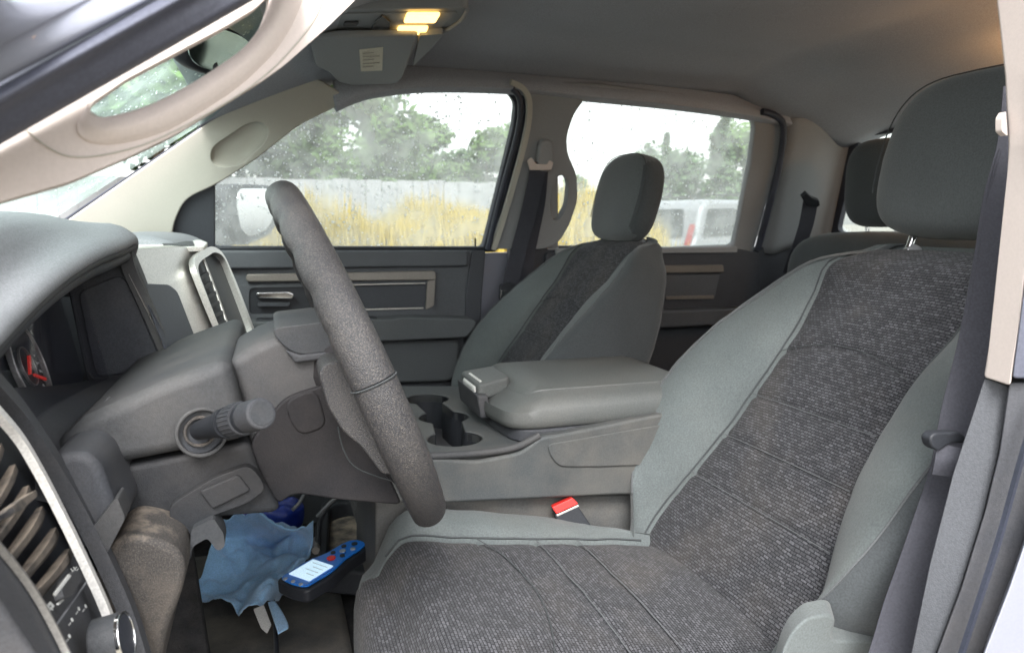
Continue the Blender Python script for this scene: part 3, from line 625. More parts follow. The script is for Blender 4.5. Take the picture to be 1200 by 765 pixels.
slab('outer_skin', [Vector((1.0, 2.13, .55)), Vector((2.0, 2.13, .55)), Vector((1.98, 2.10, 1.27)), Vector((1.0, 2.10, 1.27))], (0, .01, 0), 'paint_silver', rd)

# ---- C pillar
cp = thing('rear_pillar_trim', pY(940, 290, 2.0), 'grey pillar trim beside the back window on the passenger side', 'pillar trim')
crn = [Vector((1.56, 2.03, 1.26)), Vector((1.93, 1.99, 1.26))]
a0 = SW(930, 138, .0); a1 = SW(899, 296, .0)
rows = []
for f in (0, .25, .5, .75, 1):
    p = a0.lerp(a1, f); q = pX(1001, 157, 1.74).lerp(pX(972, 284, 1.76), f) + Vector((-.012, .004, 0)) + Z_ * (.03 * (1 - f)); m_ = Vector((q.x - .09, p.y - .01, (p.z + q.z) / 2))
    rows.append([p + Vector((-.012, .03, 0)), p, p + Vector((.02, -.012, 0)), m_ + Vector((-.05, -.0, 0)), m_.lerp(q, .45) + Vector((.02, .02, 0)), q, q + Vector((.012, -.002, 0))])
loft('pillar_panel', rows, 'pillar_grey', cp, nu=4, nv=3, sharp=80).modifiers.new('t', 'SOLIDIFY').thickness = .01
slab('lower_panel', [Vector((1.5, 2.04, 1.275)), Vector((1.80, 2.0, 1.275)), Vector((1.80, 2.0, .6)), Vector((1.5, 2.04, .6))], (0, .04, 0), 'door_dark', cp)
rb = thing('rear_seat_belt', pY(948, 235, 1.9), 'rear seat belt coming out of a guide on the rear pillar trim', 'seat belt')
CP = Pln(pY(905, 250, 1.93), pY(985, 250, 1.86), pY(930, 290, 1.95))
slab('belt_guide', rnd(CP.poly([(937, 228), (943, 223), (950, 229), (958, 232), (959, 238), (955, 240), (943, 238)], .012), .004), CP.n * .02, 'black_plastic', rb, bevel=.004)
strap('webbing', [CP(950, 235, .018), CP(945, 262, .022), CP(936, 290, .02), CP(925, 320, .02)], (1, -.3, .15), .046, .002, 'webbing', rb)

# ---- rear seat
rs = thing('rear_bench', (1.5, YC, .8), 'dark rear bench seat behind the front seats', 'seat')
pillow('backrest', (1.56, YC, 1.03), (X_, Y_, Z_), (.10, .62, .30), 'seat_cloth_side', rs, e=.35, e2=.3)
pillow('cushion', (1.30, YC, .80), (X_, Y_, Z_), (.30, .70, .10), 'seat_cloth_side', rs, e=.3, e2=.35)
for yy in (1.585, 1.23, .86):
    h = pillow('headrest', (1.54, yy, 1.455 if yy != 1.23 else 1.40), (X_, Y_, Z_), (.055, .10, .115 if yy != 1.23 else .07), 'seat_cloth_side', rs, e=.6, e2=.6)
    for s in (-.05, .05): tube('headrest_post', [Vector((1.55, yy + s, 1.28)), Vector((1.55, yy + s, 1.38))], .006, 'chrome', h, nsub=1)

# ================================================================= SEATS
def seat(Yc, X0, label, headdz, hdx=0, hscale=1.0, clen=.435):
    t = thing('front_seat', (X0, Yc, .7), label, 'seat', 'front bucket seats')
    A = R(34.5); U = Vector((math.sin(A), 0, math.cos(A))); N = Vector((-math.cos(A), 0, math.sin(A))); B = Vector((X0, Yc, .80))
    H = .645
    def lerpt(h, T_):
        for i, ((a, va), (b, vb)) in enumerate(zip(T_, T_[1:])):
            if h <= b:
                k = (h - a) / (b - a); p0 = T_[i - 1] if i else T_[0]; p3 = T_[min(i + 2, len(T_) - 1)]
                m0 = (vb - p0[1]) / max(1e-6, b - p0[0]) * (b - a); m1 = (p3[1] - va) / max(1e-6, p3[0] - a) * (b - a)
                return (2 * k ** 3 - 3 * k * k + 1) * va + (k ** 3 - 2 * k * k + k) * m0 + (3 * k * k - 2 * k ** 3) * vb + (k ** 3 - k * k) * m1
        return T_[-1][1]
    Wt = [(0, .200), (.05, .222), (.11, .262), (.18, .291), (.28, .304), (.40, .296), (.50, .266), (.58, .216), (.645, .145)]
    It = [(0, .190), (.08, .186), (.2, .155), (.30, .138), (.42, .132), (.52, .146), (.60, .158), (.645, .142)]
    Bt = [(0, .02), (.07, .045), (.15, .064), (.25, .068), (.4, .05), (.52, .022), (.60, .004), (.645, 0)]
    W = lambda h: lerpt(h, Wt); I = lambda h: lerpt(h, It); Bo = lambda h: lerpt(h, Bt)
    def dep(h): # front plane relief along height and rounding over the top
        d = .012 * math.sin(min(1, h / .5) * math.pi)
        if h > .57: d -= ((h - .57) / .075) ** 2 * .045
        return d
    rows = []; hs_ = [H * k / 22 for k in range(23)]
    for h in hs_:
        w_, i_, b_ = W(h), I(h), Bo(h); d0 = dep(h); kq = min(1, max(0, (h - .30) / .30)); bk = -.145 + .035 * kq * kq * (3 - 2 * kq) + max(0, h - .6) * .5; gr = .008
        sec = [(-i_ + .006, d0 - .010), (-i_ - .003, d0 + gr * .2), (-i_ - .020, d0 + b_ * .38), (-(i_ + w_) / 2, d0 + b_ * .86), (-w_ + .032, d0 + b_), (-w_ + .006, d0 + b_ * .72), (-w_, d0 - .02), (-w_ + .004, (d0 + bk) / 2 - .01), (-w_ + .016, bk + .012), (-w_ * .7, bk), (0, bk - .006)]
        full = [(a, b) for a, b in sec]; full += [(-a, b) for a, b in reversed(sec[:-1])]
        mid = [(i_ - .05, d0 - .012), (0, d0 - .012), (-i_ + .05, d0 - .012)]
        loop = full + mid
        rows.append([B + U * h + N * d + Y_ * s for s, d in loop])
    # closing rows over the top and under the bottom
    def shrink(r, hh, k): c = sum(r, Vector()) / len(r); return [c + (p - c) * k + U * hh for p in r]
    rows = [shrink(rows[0], -.012, .8)] + rows + [shrink(rows[-1], .012, .86), shrink(rows[-1], .018, .6)]
    bk_o = loft('backrest', rows, 'seat_cloth', t, nu=3, nv=2, closed=True, sharp=80)
    # insert with quilted seams
    def seam_dip(h, s):
        d = 0
        for (hc, curve) in ((.165, .0), (.245, .0), (.325, .0), (.425, .028)):
            hh = hc + curve * (1 - (s / .14) ** 2) - (curve * .6 if curve else 0)
            d += math.exp(-((h - hh) / .0045) ** 2) * (.0045 if curve else .0035)
        return d
    rows = []; 
    for k in range(131):
        h = .012 + (H - .020) * k / 130; i_ = I(h) + .001; r = []
        for j in range(29):
            s = (-1 + 2 * j / 28); e_ = 1 - abs(s) ** 8
            r.append(B + U * h + Y_ * (s * i_) + N * (dep(h) - .006 + .010 * e_ + .004 * (1 - s * s) - seam_dip(h, s * i_)))
        rows.append(r)
    ins = loft('seat_insert', rows, 'seat_weave', bk_o, sharp=80)
    for s in (-1, 1):
        tube('piping', [B + U * h + Y_ * (s * (I(h) + .002)) + N * (dep(h) + .002) for h in [.01 + .02 * k for k in range(31)]], .0015, 'seam_dark', bk_o, nsub=1, seg=6)
        tube('bolster_seam', [B + U * h + Y_ * (s * (W(h) - .032)) + N * (dep(h) + Bo(h) + .0005) for h in [.08 + .02 * k for k in range(24)]], .0016, 'stitch', bk_o, nsub=1, seg=5)
    for (hc, cv) in ((.165, 0), (.245, 0), (.325, 0), (.425, .035)):
        pts = []
        for j in range(17):
            s = (-1 + 2 * j / 16) * (I(hc) - .004); hh = hc + cv * (1 - (s / .14) ** 2) - cv * .6; pts.append(B + U * hh + Y_ * s + N * (dep(hh) + .0048 + .004 * (1 - (s / I(hc)) ** 2)))
        tube('seam', pts, .0007, 'stitch' if not cv else 'seam_dark', bk_o, nsub=1, seg=4)
    # headrest
    hc = B + U * (H + .146 + headdz) + N * (-.005) + X_ * hdx
    def wr(l): l = l.copy(); l.y *= 1 - .13 * max(0, l.z) ** 1.5 - .06 * max(0, -l.z); l.x += .10 * (1 - l.y * l.y) ; return l
    Uh = Vector((math.sin(R(14)), 0, math.cos(R(14)))); Nh = Vector((-math.cos(R(14)), 0, math.sin(R(14))))
    hr = pillow('headrest', hc, (Nh, Y_, Uh), (.052 * hscale, .158 * hscale, .125 * hscale), 'headrest_cloth', t, e=.66, e2=.52, nu=64, nv=40, warp=wr)
    pts = []
    for k in range(33):
        a = math.pi * (-.08 + 1.16 * k / 32); l = wr(Vector((.62, math.copysign(abs(math.cos(a)) ** .52, math.cos(a)) * .985, math.copysign(abs(math.sin(a)) ** .52, math.sin(a)) * .97)))
        pts.append(hc + Nh * l.x * .052 * hscale + Y_ * l.y * .158 * hscale + Uh * l.z * .125 * hscale)
    hr.data.materials.append(M['seat_cloth_side'])
    for p_ in hr.data.polygons:
        q_ = p_.center - hc
        if q_.dot(Nh) < .0 or abs(q_.dot(Y_)) > .125 * hscale and q_.dot(Nh) < .03: p_.material_index = 1
    bk_o.data.materials.append(M['seat_cloth_side'])
    for p_ in bk_o.data.polygons:
        q_ = p_.center - B; h_ = q_.dot(U)
        if len(p_.vertices) == 4 and 12 <= min(v_ % 72 for v_ in p_.vertices) and max(v_ % 72 for v_ in p_.vertices) <= 48: p_.material_index = 1
    tube('headrest_seam', pts, .0012, 'seam_dark', hr, nsub=1, seg=5)
    for s in (-1, 1):
        tube('headrest_post', [B + U * (H - .03) + Y_ * s * .065 + N * -.055, hc + Y_ * s * .065 - Uh * .05], .006, 'chrome', hr, nsub=1)
        disc('post_guide', B + U * (H + .002) + Y_ * s * .065 + N * -.055, U, .014, .012, 'pillar_grey', bk_o)
    # cushion
    L0, L1 = X0 - clen, X0 + .05
    def cz(x): f = (x - L0) / (L1 - L0); return .895 - .075 * f - (.055 * max(0, 1 - f / .10) ** 2)
    cw = [(0, .225), (.1, .255), (.3, .262), (.6, .252), (1, .205)]
    rows = []
    for k in range(19):
        f = k / 18; x = L0 + (L1 - L0) * f; hw = lerpt(f, cw); iw = .166; z = cz(x); bl = .032 * min(1, f / .15) * (1 - .80 * f); zb = .74 - .0 * f
        if f < .04: iw -= .004
        sec = [(-iw + .006, z - .012), (-iw - .004, z + .001), (-iw - .022, z + bl * .7), (-hw + .030, z + bl), (-hw + .008, z + bl * .35 - .006), (-hw, z - .05), (-hw + .004, zb + .02), (-hw + .03, zb), (0, zb)]
        sec += [(-a, b) for a, b in reversed(sec[:-1])] + [(iw - .05, z - .012), (0, z - .012), (-iw + .05, z - .012)]
        rows.append([Vector((x, Yc + a, b)) for a, b in sec])
    fr = []; 
    for kk, (dx, sh) in enumerate(((-.030, .72), (-.020, .88))): 
        c = sum(rows[0], Vector()) / len(rows[0]); fr.append([c + (p - c) * sh + Vector((dx, 0, 0)) for p in rows[0]])
    cu = loft('cushion', fr + rows, 'seat_cloth', t, nu=3, nv=2, closed=True, sharp=80)
    rows = []
    for k in range(101):
        f = .0 + 1.0 * k / 100; x = L0 - .014 + (L1 - L0 + .014) * f; r = []
        for j in range(29):
            s = -1 + 2 * j / 28; e_ = 1 - abs(s) ** 8; dip = 0
            for xs_, cv in ((L0 + .15, .03), (L0 + .245, .0), (L0 + .315, .0)):
                xx = xs_ + cv * (1 - s * s); dip += math.exp(-((x - xx) / .005) ** 2) * .0042
            front = 0
            r.append(Vector((x, Yc + s * .168, cz(max(x, L0)) - .006 + .010 * e_ + .006 * (1 - s * s) - dip + front)))
        if k == 0:
            for (dx_, dz_) in ((-.0235, -.15), (-.024, -.09), (-.0225, -.045), (-.018, -.018), (-.010, -.004)): rows.append([p + Vector((dx_ - .004 * (1 - abs(-1 + 2 * j / 28) ** 3), 0, dz_)) for j, p in enumerate(r)])
        rows.append(r)
    ci = loft('cushion_insert', rows, 'seat_weave', cu, sharp=80)
    for s in (-1, 1): tube('piping', [Vector((L0 + .012 + .02 * k, Yc + s * .170, cz(L0 + .012 + .02 * k) + .003)) for k in range(22)], .0015, 'seam_dark', cu, nsub=1, seg=6)
    for xs_, cv in ((L0 + .15, .03), (L0 + .245, .0), (L0 + .315, .0)):
        tube('seam', [Vector((xs_ + cv * (1 - s * s), Yc + s * .162, cz(xs_ + cv * (1 - s * s)) + .0045 + .006 * (1 - s * s))) for s in [-1 + k / 8 for k in range(17)]], .0009, 'stitch' if not cv else 'seam_dark', cu, nsub=1, seg=4)
    # worn foam: shallow dents and creases in cloth and inserts together
    for ob in [bk_o, cu, ins, ci] + [o_ for o_ in list(bk_o.children) + list(cu.children) if o_ not in (ins, ci)]:
        for v_ in ob.data.vertices:
            q_ = v_.co * 9 + Vector((Yc * 7, 0, 0)); dd = .0045 * noise.noise(q_) + .0022 * noise.noise(v_.co * 27)
            v_.co += (N if v_.co.z > .93 else Z_) * dd
    # base, side shield
    box('seat_base', ((L0 + L1) / 2, Yc, .64), (L1 - L0 - .06, .42, .20), 'seat_base', t, bevel=.02)
    for s in (-1, 1):
        slab('side_shield', rnd([Vector((L0 + .075, Yc + s * .262, .80)), Vector((X0 + .02, Yc + s * .262, .81)), Vector((X0 + .10, Yc + s * .262, .86)), Vector((X0 + .15, Yc + s * .262, .80)), Vector((X0 + .06, Yc + s * .262, .66)), Vector((L0 + .095, Yc + s * .262, .66))], .03), (0, s * .022, 0), 'console' if s < 0 else 'dash_dark', t, bevel=.008)
    return t
def recline_cover(t):
    slab('recliner_cover', rnd([pY(a, b, .60) for a, b in [(908, 800), (917, 762), (928, 740), (945, 724), (972, 719), (980, 726), (972, 750), (1042, 752), (1045, 800)]], .008), (.02, .03, 0), 'seat_cloth', t, bevel=.008, segs=5)
ds_ = seat(.87, .565, 'driver seat with green grey bolsters and charcoal woven insert, beside the open door', .0, 0, 1.0); recline_cover(ds_)
seat(1.69, .445, 'passenger seat partly hidden behind the centre console lid', -.048, -.02, .86, .25)

# ---- recline joint + buckle
bk = thing('belt_buckle', pY(670, 610, 1.12), 'black seat belt buckle with red release button between seat and console', 'buckle')
BP = Pln(pY(650, 620, 1.09), pY(700, 600, 1.08), pY(670, 560, 1.10))
slab('buckle_body', rnd(BP.poly([(649, 603), (677, 592), (694, 617), (690, 626), (662, 622)], .0), .005), -BP.n * .022, 'black_plastic', bk, bevel=.003)
slab('release_button', rnd(BP.poly([(647, 594), (671, 583), (678, 590), (652, 602)], .001), .003), -BP.n * .02, 'red_button', bk, bevel=.002)
slab('metal_lip', rnd(BP.poly([(652, 603), (678, 591), (679, 593), (653, 605)], .001), .001), -BP.n * .018, 'silver', bk, bevel=.0005)
strap('buckle_stalk', [BP(680, 622, -.01), BP(700, 640, -.01), BP(712, 665, -.005)], (1, 0, .3), .02, .006, 'black_plastic', bk)

# ================================================================= CENTRE CONSOLE
cc = thing('centre_console', (.4, YC, .55), 'grey centre console with cup holders between the front seats', 'console')
CN = Pln((0, 1.10, 1), (1, 1.10, 1), (0, 1.10, .5))
side = [(395, 520), (470, 535), (560, 540), (610, 530), (634, 512), (660, 508), (800, 480), (870, 470), (880, 582), (725, 580), (515, 590), (440, 588), (395, 575)]
slab('side_panel', rnd(CN.poly(side, 0), .012), (0, .026, 0), 'console', cc, bevel=.010, segs=4)
slab('side_panel', [p + Vector((0, .44, 0)) for p in rnd(CN.poly(side, 0), .012)], (0, .026, 0), 'console', cc, bevel=.010, segs=4)
slab('side_inlay', rnd(CN.poly([(640, 520), (790, 494), (860, 484), (864, 540), (700, 546), (655, 546), (645, 535)], .0), .012), (0, -.004, 0), 'console', cc, bevel=.003)
TZ = .990
top = [pZ(380, 452, TZ), pZ(550, 452, TZ), pZ(575, 452, TZ), pZ(640, 500, TZ), pZ(628, 514, TZ), pZ(598, 522, TZ), pZ(545, 529, TZ), pZ(440, 532, TZ), pZ(380, 530, TZ)]
def cupc(px, py): return pZ(px, py, TZ)
c1, c2 = cupc(533, 513), cupc(500, 467)
def circ(c, r, n=28, ry=None): return [Vector((c.x + r * math.cos(2 * math.pi * k / n), c.y + (ry or r) * math.sin(2 * math.pi * k / n), c.z)) for k in range(n)]
# twin cup holder opening, joined by a waist
r1 = .042
d12 = (c1 - c2); L12 = d12.length; ux = d12.normalized(); vx = Vector((-ux.y, ux.x, 0))
op = []
for k in range(21): a = R(180 + 42 - 180) ; pass
def arc(c, a0, a1, n=16, r_=.042): return [c + (ux * math.cos(a0 + (a1 - a0) * k / n) + vx * math.sin(a0 + (a1 - a0) * k / n)) * r_ for k in range(n + 1)]
cm = cupc(520, 488)
op = arc(c1, R(-146), R(146), 16, .046) + arc(cm, R(35), R(145), 10, .046) + arc(c2, R(34), R(326), 16, .045) + arc(cm, R(215), R(325), 10, .046)
tray = slab('tray_top', rnd(top, .02), (0, 0, -.022), 'console', cc, holes=[op], bevel=.004)
rows = [[p + Vector((0, 0, dz)) for p in op] for dz in (-.002, -.03, -.075)]
cpn = loft('cup_holder', rows, 'black_plastic', tray, closed=True, caps=False, sharp=80)
slab('cup_floor', [p + Vector((0, 0, -.075)) for p in op], (0, 0, -.004), 'dash_dark', tray, bevel=0)
disc('coin', c1 + Vector((.012, -.004, -.073)), (0, 0, 1), .014, .012, 'seat_base', tray)
ringobj('cup_rim', c1 + Vector((0, 0, .0)), Z_, .0, 0, 0, 'console', tray) if False else None
tube('tray_edge', [pY(455, 536, 1.105), pY(545, 532, 1.105), pY(600, 525, 1.105), pY(632, 510, 1.105)], .006, 'dash_mid', cc)
# hinge shelf under lid and lid
LZ = 1.012
lo = [Vector((.362, 1.118, LZ)), Vector((.350, 1.20, LZ)), Vector((.345, 1.30, LZ)), Vector((.352, 1.445, LZ)), Vector((.735, 1.445, LZ)), Vector((.735, 1.118, LZ))]
slab('bin_rim', rnd([p * 1 + Vector((.012, 0, -.022)) for p in lo], .04), (0, 0, .022), 'dash_dark', cc, bevel=.004)
def lidz(x, y):
    u = (y - 1.2815) / .1635; v = (x - .36) / .44
    return .044 + .020 * (1 - abs(u) ** 4) * min(1, max(0, v) * 6) - .016 * max(0, 1 - v * 7) - .010 * max(0, v - .7)
OL = rnd(lo, [.05, .0, .0, .05, .03, .03], 8)
cl = Vector((.56, 1.2815, LZ)); rows = []
rings = [(.97, 0, 0), (1.0, .004, 0), (1.012, .014, 0), (1.006, .030, 0), (.985, None, -.006), (.95, None, -.002), (.90, None, .0), (.84, None, .0), (.80, None, .002), (.79, None, -.0015), (.78, None, .0025), (.6, None, .003), (.4, None, .003), (.2, None, .003), (.02, None, .003)]
for k, z, dz in rings:
    r = []
    for p in OL:
        q = cl + (p - cl) * k
        r.append(Vector((q.x, q.y, LZ + (z if z is not None else lidz(q.x, q.y) + dz))))
    rows.append(r)
lid = loft('armrest_lid', rows, 'lid_vinyl', cc, closed=True, sharp=50)
# latch
LP = Pln(pY(560, 445, 1.42), pY(592, 480, 1.17), pY(575, 470, 1.25))
lc = Vector((.352, 1.29, LZ + .032))
slab('latch_recess', rnd([Vector((.338, 1.235, LZ + .056)), Vector((.338, 1.365, LZ + .056)), Vector((.402, 1.355, LZ + .066)), Vector((.402, 1.245, LZ + .066))], .012), (0, 0, -.03), 'lid_vinyl', lid, bevel=.006)
slab('latch_button', rnd([Vector((.334, 1.250, LZ + .046)), Vector((.334, 1.335, LZ + .046)), Vector((.350, 1.335, LZ + .061)), Vector((.350, 1.250, LZ + .061))], .006), (.006, 0, -.03), 'silver_light', lid, bevel=.003)
slab('lid_front', rnd([Vector((.334, 1.225, LZ + .040)), Vector((.334, 1.375, LZ + .040)), Vector((.340, 1.375, LZ - .004)), Vector((.340, 1.225, LZ - .004))], .008), (.02, 0, 0), 'dash_dark', lid, bevel=.004)
# base of console under the side panel
slab('console_base', rnd(pl_ := [pY(440, 584, 1.13), pY(900, 578, 1.13), pY(900, 700, 1.13), pY(440, 720, 1.13)], .01), (0, .28, 0), 'seat_base', cc, bevel=.01)
# open front tray at floor level
ft = thing('floor_tray', pZ(418, 640, .66), 'open black rubber tray with dusty bottom in front of the console', 'tray')
fo = [pZ(376, 588, .70), pZ(400, 580, .70), pZ(460, 580, .70), pZ(480, 640, .70), pZ(440, 672, .70), pZ(372, 665, .70)]
fo2 = [pZ(386, 594, .70), pZ(404, 588, .70), pZ(452, 587, .70), pZ(468, 637, .70), pZ(436, 660, .70), pZ(383, 655, .70)]
slab('tray_rim', rnd(fo, .02), (0, 0, -.05), 'black_plastic', ft, holes=[rnd(fo2, .02)], bevel=.006)
slab('tray_floor', rnd(fo2, .02), (0, 0, -.004), 'dash_dusty', ft, bevel=0).location.z = -.035

# ================================================================= DASHBOARD
ds = thing('dashboard', (-.3, YC, .9), 'grey dashboard running across the cab under the windscreen', 'dashboard')
prof = [(-1.0, 1.16), (-.7, 1.28), (-.45, 1.318), (-.28, 1.332), (-.20, 1.328), (-.155, 1.31), (-.135, 1.27), (-.14, 1.20), (-.17, 1.10), (-.22, .98), (-.36, .86), (-1.0, .86)]
slab('dash_passenger_side', rnd([Vector((a, 1.50, b)) for a, b in prof], .03), (0, .50, 0), 'dash_top', ds, bevel=.03, segs=5)
prof2 = [(-1.0, 1.14), (-.7, 1.26), (-.45, 1.30), (-.33, 1.30), (-.31, 1.20), (-.33, 1.0), (-.38, .88), (-1.0, .86)]
slab('dash_core', rnd([Vector((a, .50, b)) for a, b in prof2], .03), (0, 1.05, 0), 'dash_dark', ds, bevel=.01)
# instrument hood: top surface swept from near end to far end
def hoodrow(Y, xr, zr, zt):
    return [Vector((-1.0, Y, zt - .14)), Vector((-.70, Y, zt - .055)), Vector((-.45, Y, zt - .012)), Vector((-.32, Y, zt)), Vector((-.25, Y, zt - .003)), Vector((xr - .03, Y, zr + .022)), Vector((xr - .006, Y, zr + .010)), Vector((xr, Y, zr)), Vector((xr - .006, Y, zr - .006)), Vector((xr - .04, Y, zr - .006)), Vector((xr - .14, Y, zr - .004))]
e = [(pY(-70, 460, .56), .02), (pY(0, 400, .64), .0), (pY(24, 375, .70), 0), (pY(52, 347, .77), 0), (pY(82, 322, .85), 0), (pY(116, 301, .94), 0), (pY(146, 289, 1.03), 0), (pY(162, 282, 1.09), 0)]
ztop = [1.285, 1.318, 1.338, 1.350, 1.358, 1.362, 1.362, 1.348]
rows = [hoodrow(p.y, p.x, p.z, zt) for (p, _), zt in zip(e, ztop)]
rows.append([q + Vector((0, .02, -.02)) for q in hoodrow(1.11, e[-1][0].x - .012, e[-1][0].z - .004, 1.335)])
rows.append([Vector((q.x, 1.13, q.z - .06)) for q in hoodrow(1.12, e[-1][0].x - .03, e[-1][0].z - .01, 1.325)])
loft('instrument_hood', rows, 'dash_top', ds, nu=3, nv=5, sharp=80).modifiers.new('t', 'SOLIDIFY').thickness = .004
tube('hood_lip', [p + Vector((-.006, 0, -.008)) for p, _ in e], .0045, 'dash_mid', ds)
tube('hood_lip', [p + Vector((-.018, 0, -.020)) for p, _ in e], .008, 'dash_dark', ds)
# binnacle interior
CF = -.262
cl_ = thing('instrument_cluster', (CF, .88, 1.2), 'instrument cluster under the hood with round gauge and red needles', 'instrument cluster')
slab('cluster_face', rnd([Vector((CF - .02, .55, 1.30)), Vector((CF - .02, 1.12, 1.33)), Vector((CF + .015, 1.12, 1.14)), Vector((CF + .015, .55, 1.10))], .02), (-.03, 0, 0), 'screen_dark', cl_, bevel=.003)
GP = Pln(pX(20, 420, CF + .001), pX(60, 420, CF + .001), pX(40, 460, CF + .012))
gc = GP(30, 430); gn = GP.n
def gauge(c, r):
    g_ = disc('gauge_dial', c, gn, r, .001, 'black_plastic', cl_, bevel=0)
    ringobj('gauge_ring', c + gn * .0005, gn, r + .004, .004, .006, 'silver', g_, bevel=.001)
    ringobj('dial_ring', c + gn * .0008, gn, r * .45, .0015, .003, 'silver', g_, bevel=.0004)
    a = gn.orthogonal().normalized(); a = Vector((0, 1, 0)) - gn * gn.y; a.normalize(); b = gn.cross(a)
    if b.z < 0: b = -b
    for k in range(21):
        an = R(225 - 13.5 * k); d = a * math.cos(an) + b * math.sin(an); p = c + gn * .0016 + d * r * .86
        box('tick_mark', p, (.0008, .0024, .010 if k % 2 == 0 else .006), 'print_white', g_, rot=Matrix((gn, d.cross(gn), d)).transposed(), bevel=0)
    return g_, a, b
g1, ga, gb = gauge(gc, .050)
def needle(c, a, b, an, l, wd, m, par):
    d = a * math.cos(an) + b * math.sin(an); s = gn.cross(d)
    slab('needle', [c - d * .008 + s * wd, c - d * .008 - s * wd, c + d * l - s * wd * .4, c + d * l + s * wd * .4], gn * .003, m, par, bevel=0)
for q_ in ([(31.5, 417), (34, 417), (35, 439), (33, 439)], [(38, 438), (52, 443), (53, 446), (39.5, 441)]): slab('needle', GP.poly(q_, .004), gn * .002, 'red_needle', g1, bevel=0)
gauge(gc + Vector((0, -.155, -.004)), .050)
slab('cluster_lens', [Vector((CF + .02, .60, 1.29)), Vector((CF + .02, 1.085, 1.31)), Vector((CF + .05, 1.085, 1.14)), Vector((CF + .05, .60, 1.12))], (.0015, 0, 0), 'cluster_glass', cl_, bevel=0)
# binnacle far wall facing the door
wl = Pln((0, 1.105, 1), (1, 1.105, 1), (0, 1.105, 2))
slab('binnacle_wall', rnd(wl.poly([(78, 335), (110, 305), (150, 290), (168, 330), (210, 432), (240, 520), (120, 520), (100, 440)], 0), .01), (0, .05, 0), 'dash_dark', ds, bevel=.004)
slab('wall_inlay', rnd(wl.poly([(92, 342), (140, 322), (150, 330), (190, 425), (186, 431), (118, 441), (112, 436)], .0), .01), (0, -.004, 0), 'dash_dark', ds, bevel=.002)
strap('wall_edge', wl.poly([(148, 296), (153, 318), (178, 372), (205, 436), (222, 480)], .004), X_, .016, .012, 'dash_mid', ds)
tube('wall_ridge', wl.poly([(84, 346), (92, 385), (104, 436), (122, 444), (180, 433)], .006), .0022, 'dash_mid', ds)
# plate under the cluster
UPn = [pY(60, 520, .72), pY(95, 488, .86), pY(120, 462, 1.02), pY(200, 436, 1.10), pY(280, 415, 1.10)]
loft('cluster_shelf', [[pY(-60, 470, .60), pY(-20, 560, .66), pY(60, 590, .70)], [pY(10, 455, .80), pY(60, 500, .80), pY(95, 540, .78)], [pY(60, 452, .95), pY(120, 470, .92), pY(150, 500, .86)], [pY(105, 446, 1.08), pY(190, 440, 1.06), pY(230, 450, .98)], [pY(200, 430, 1.14), pY(260, 420, 1.12), pY(290, 430, 1.05)]], 'dash_dark', ds, nu=6, nv=6, sharp=80)
# knee panel, big rounded form round the column
KN = .775
kp = [(60, 522), (96, 490), (180, 452), (268, 419), (274, 440), (284, 480), (292, 515), (120, 549), (70, 556)]
slab('knee_panel', [pY(a, b, KN) for a, b in kp], (0, .36, 0), 'dash_mid', ds, bevel=.030, segs=7)
tube('panel_ridge', [pY(66, 534, .768), pY(95, 505, .790), pY(128, 466, .83)], .002, 'dash_mid', ds)
lp_ = [(116, 552), (292, 518), (306, 560), (330, 598), (318, 602), (250, 607), (215, 628), (225, 660), (150, 690), (120, 640), (95, 580)]
slab('lower_panel', [pY(a, b, .785) for a, b in lp_], (0, .30, 0), 'under_dark', ds, bevel=.016, segs=5)
# corner block left of column
cb = [(40, 560), (62, 534), (100, 529), (118, 545), (130, 580), (145, 612), (122, 650), (80, 640)]
slab('corner_block', rnd([pY(a, b, .70) for a, b in cb], .01), (0, .12, 0), 'dash_dark', ds, bevel=.012, segs=4)
slab('corner_flap', rnd([pY(a, b, .692) for a, b in [(105, 622), (137, 582), (147, 607), (122, 655)]], .004), (0, .03, 0), 'dash_mid', ds, bevel=.003)
# dusty knee bolster below
kb = [(118, 655), (140, 628), (165, 627), (205, 640), (218, 660), (215, 690), (195, 740), (180, 830), (60, 830), (100, 700)]
slab('knee_bolster', rnd([pY(a, b, .71) for a, b in kb], .02), (0, .22, 0), 'dash_dusty', ds, bevel=.035, segs=7)
# under-column release panel
rp = [(198, 596), (205, 588), (250, 560), (290, 545), (303, 556), (312, 574), (290, 590), (235, 610), (222, 632), (226, 655), (212, 650), (200, 620)]
slab('release_housing', rnd([pY(a, b, .772) for a, b in rp], .008), (0, .03, 0), 'under_dark', ds, bevel=.006, segs=4)
slab('release_button', rnd([pY(a, b, .768) for a, b in [(233, 576), (279, 556), (294, 575), (249, 597)]], .004), (0, .02, 0), 'under_dark', ds, bevel=.004)
slab('brake_lever', rnd([pY(a, b, .76) for a, b in [(224, 620), (250, 607), (262, 625), (264, 640), (255, 646), (243, 630), (226, 640), (218, 672), (222, 650)]], .004), (0, .03, 0), 'shroud', ds, bevel=.004)
# footwell side and pedal region dark
slab('footwell_liner', [Vector((-.45, 1.12, .56)), Vector((-.10, 1.12, .56)), Vector((-.14, 1.12, 1.02)), Vector((-.45, 1.12, 1.02))], (0, .02, 0), 'carpet', ds, bevel=.004)

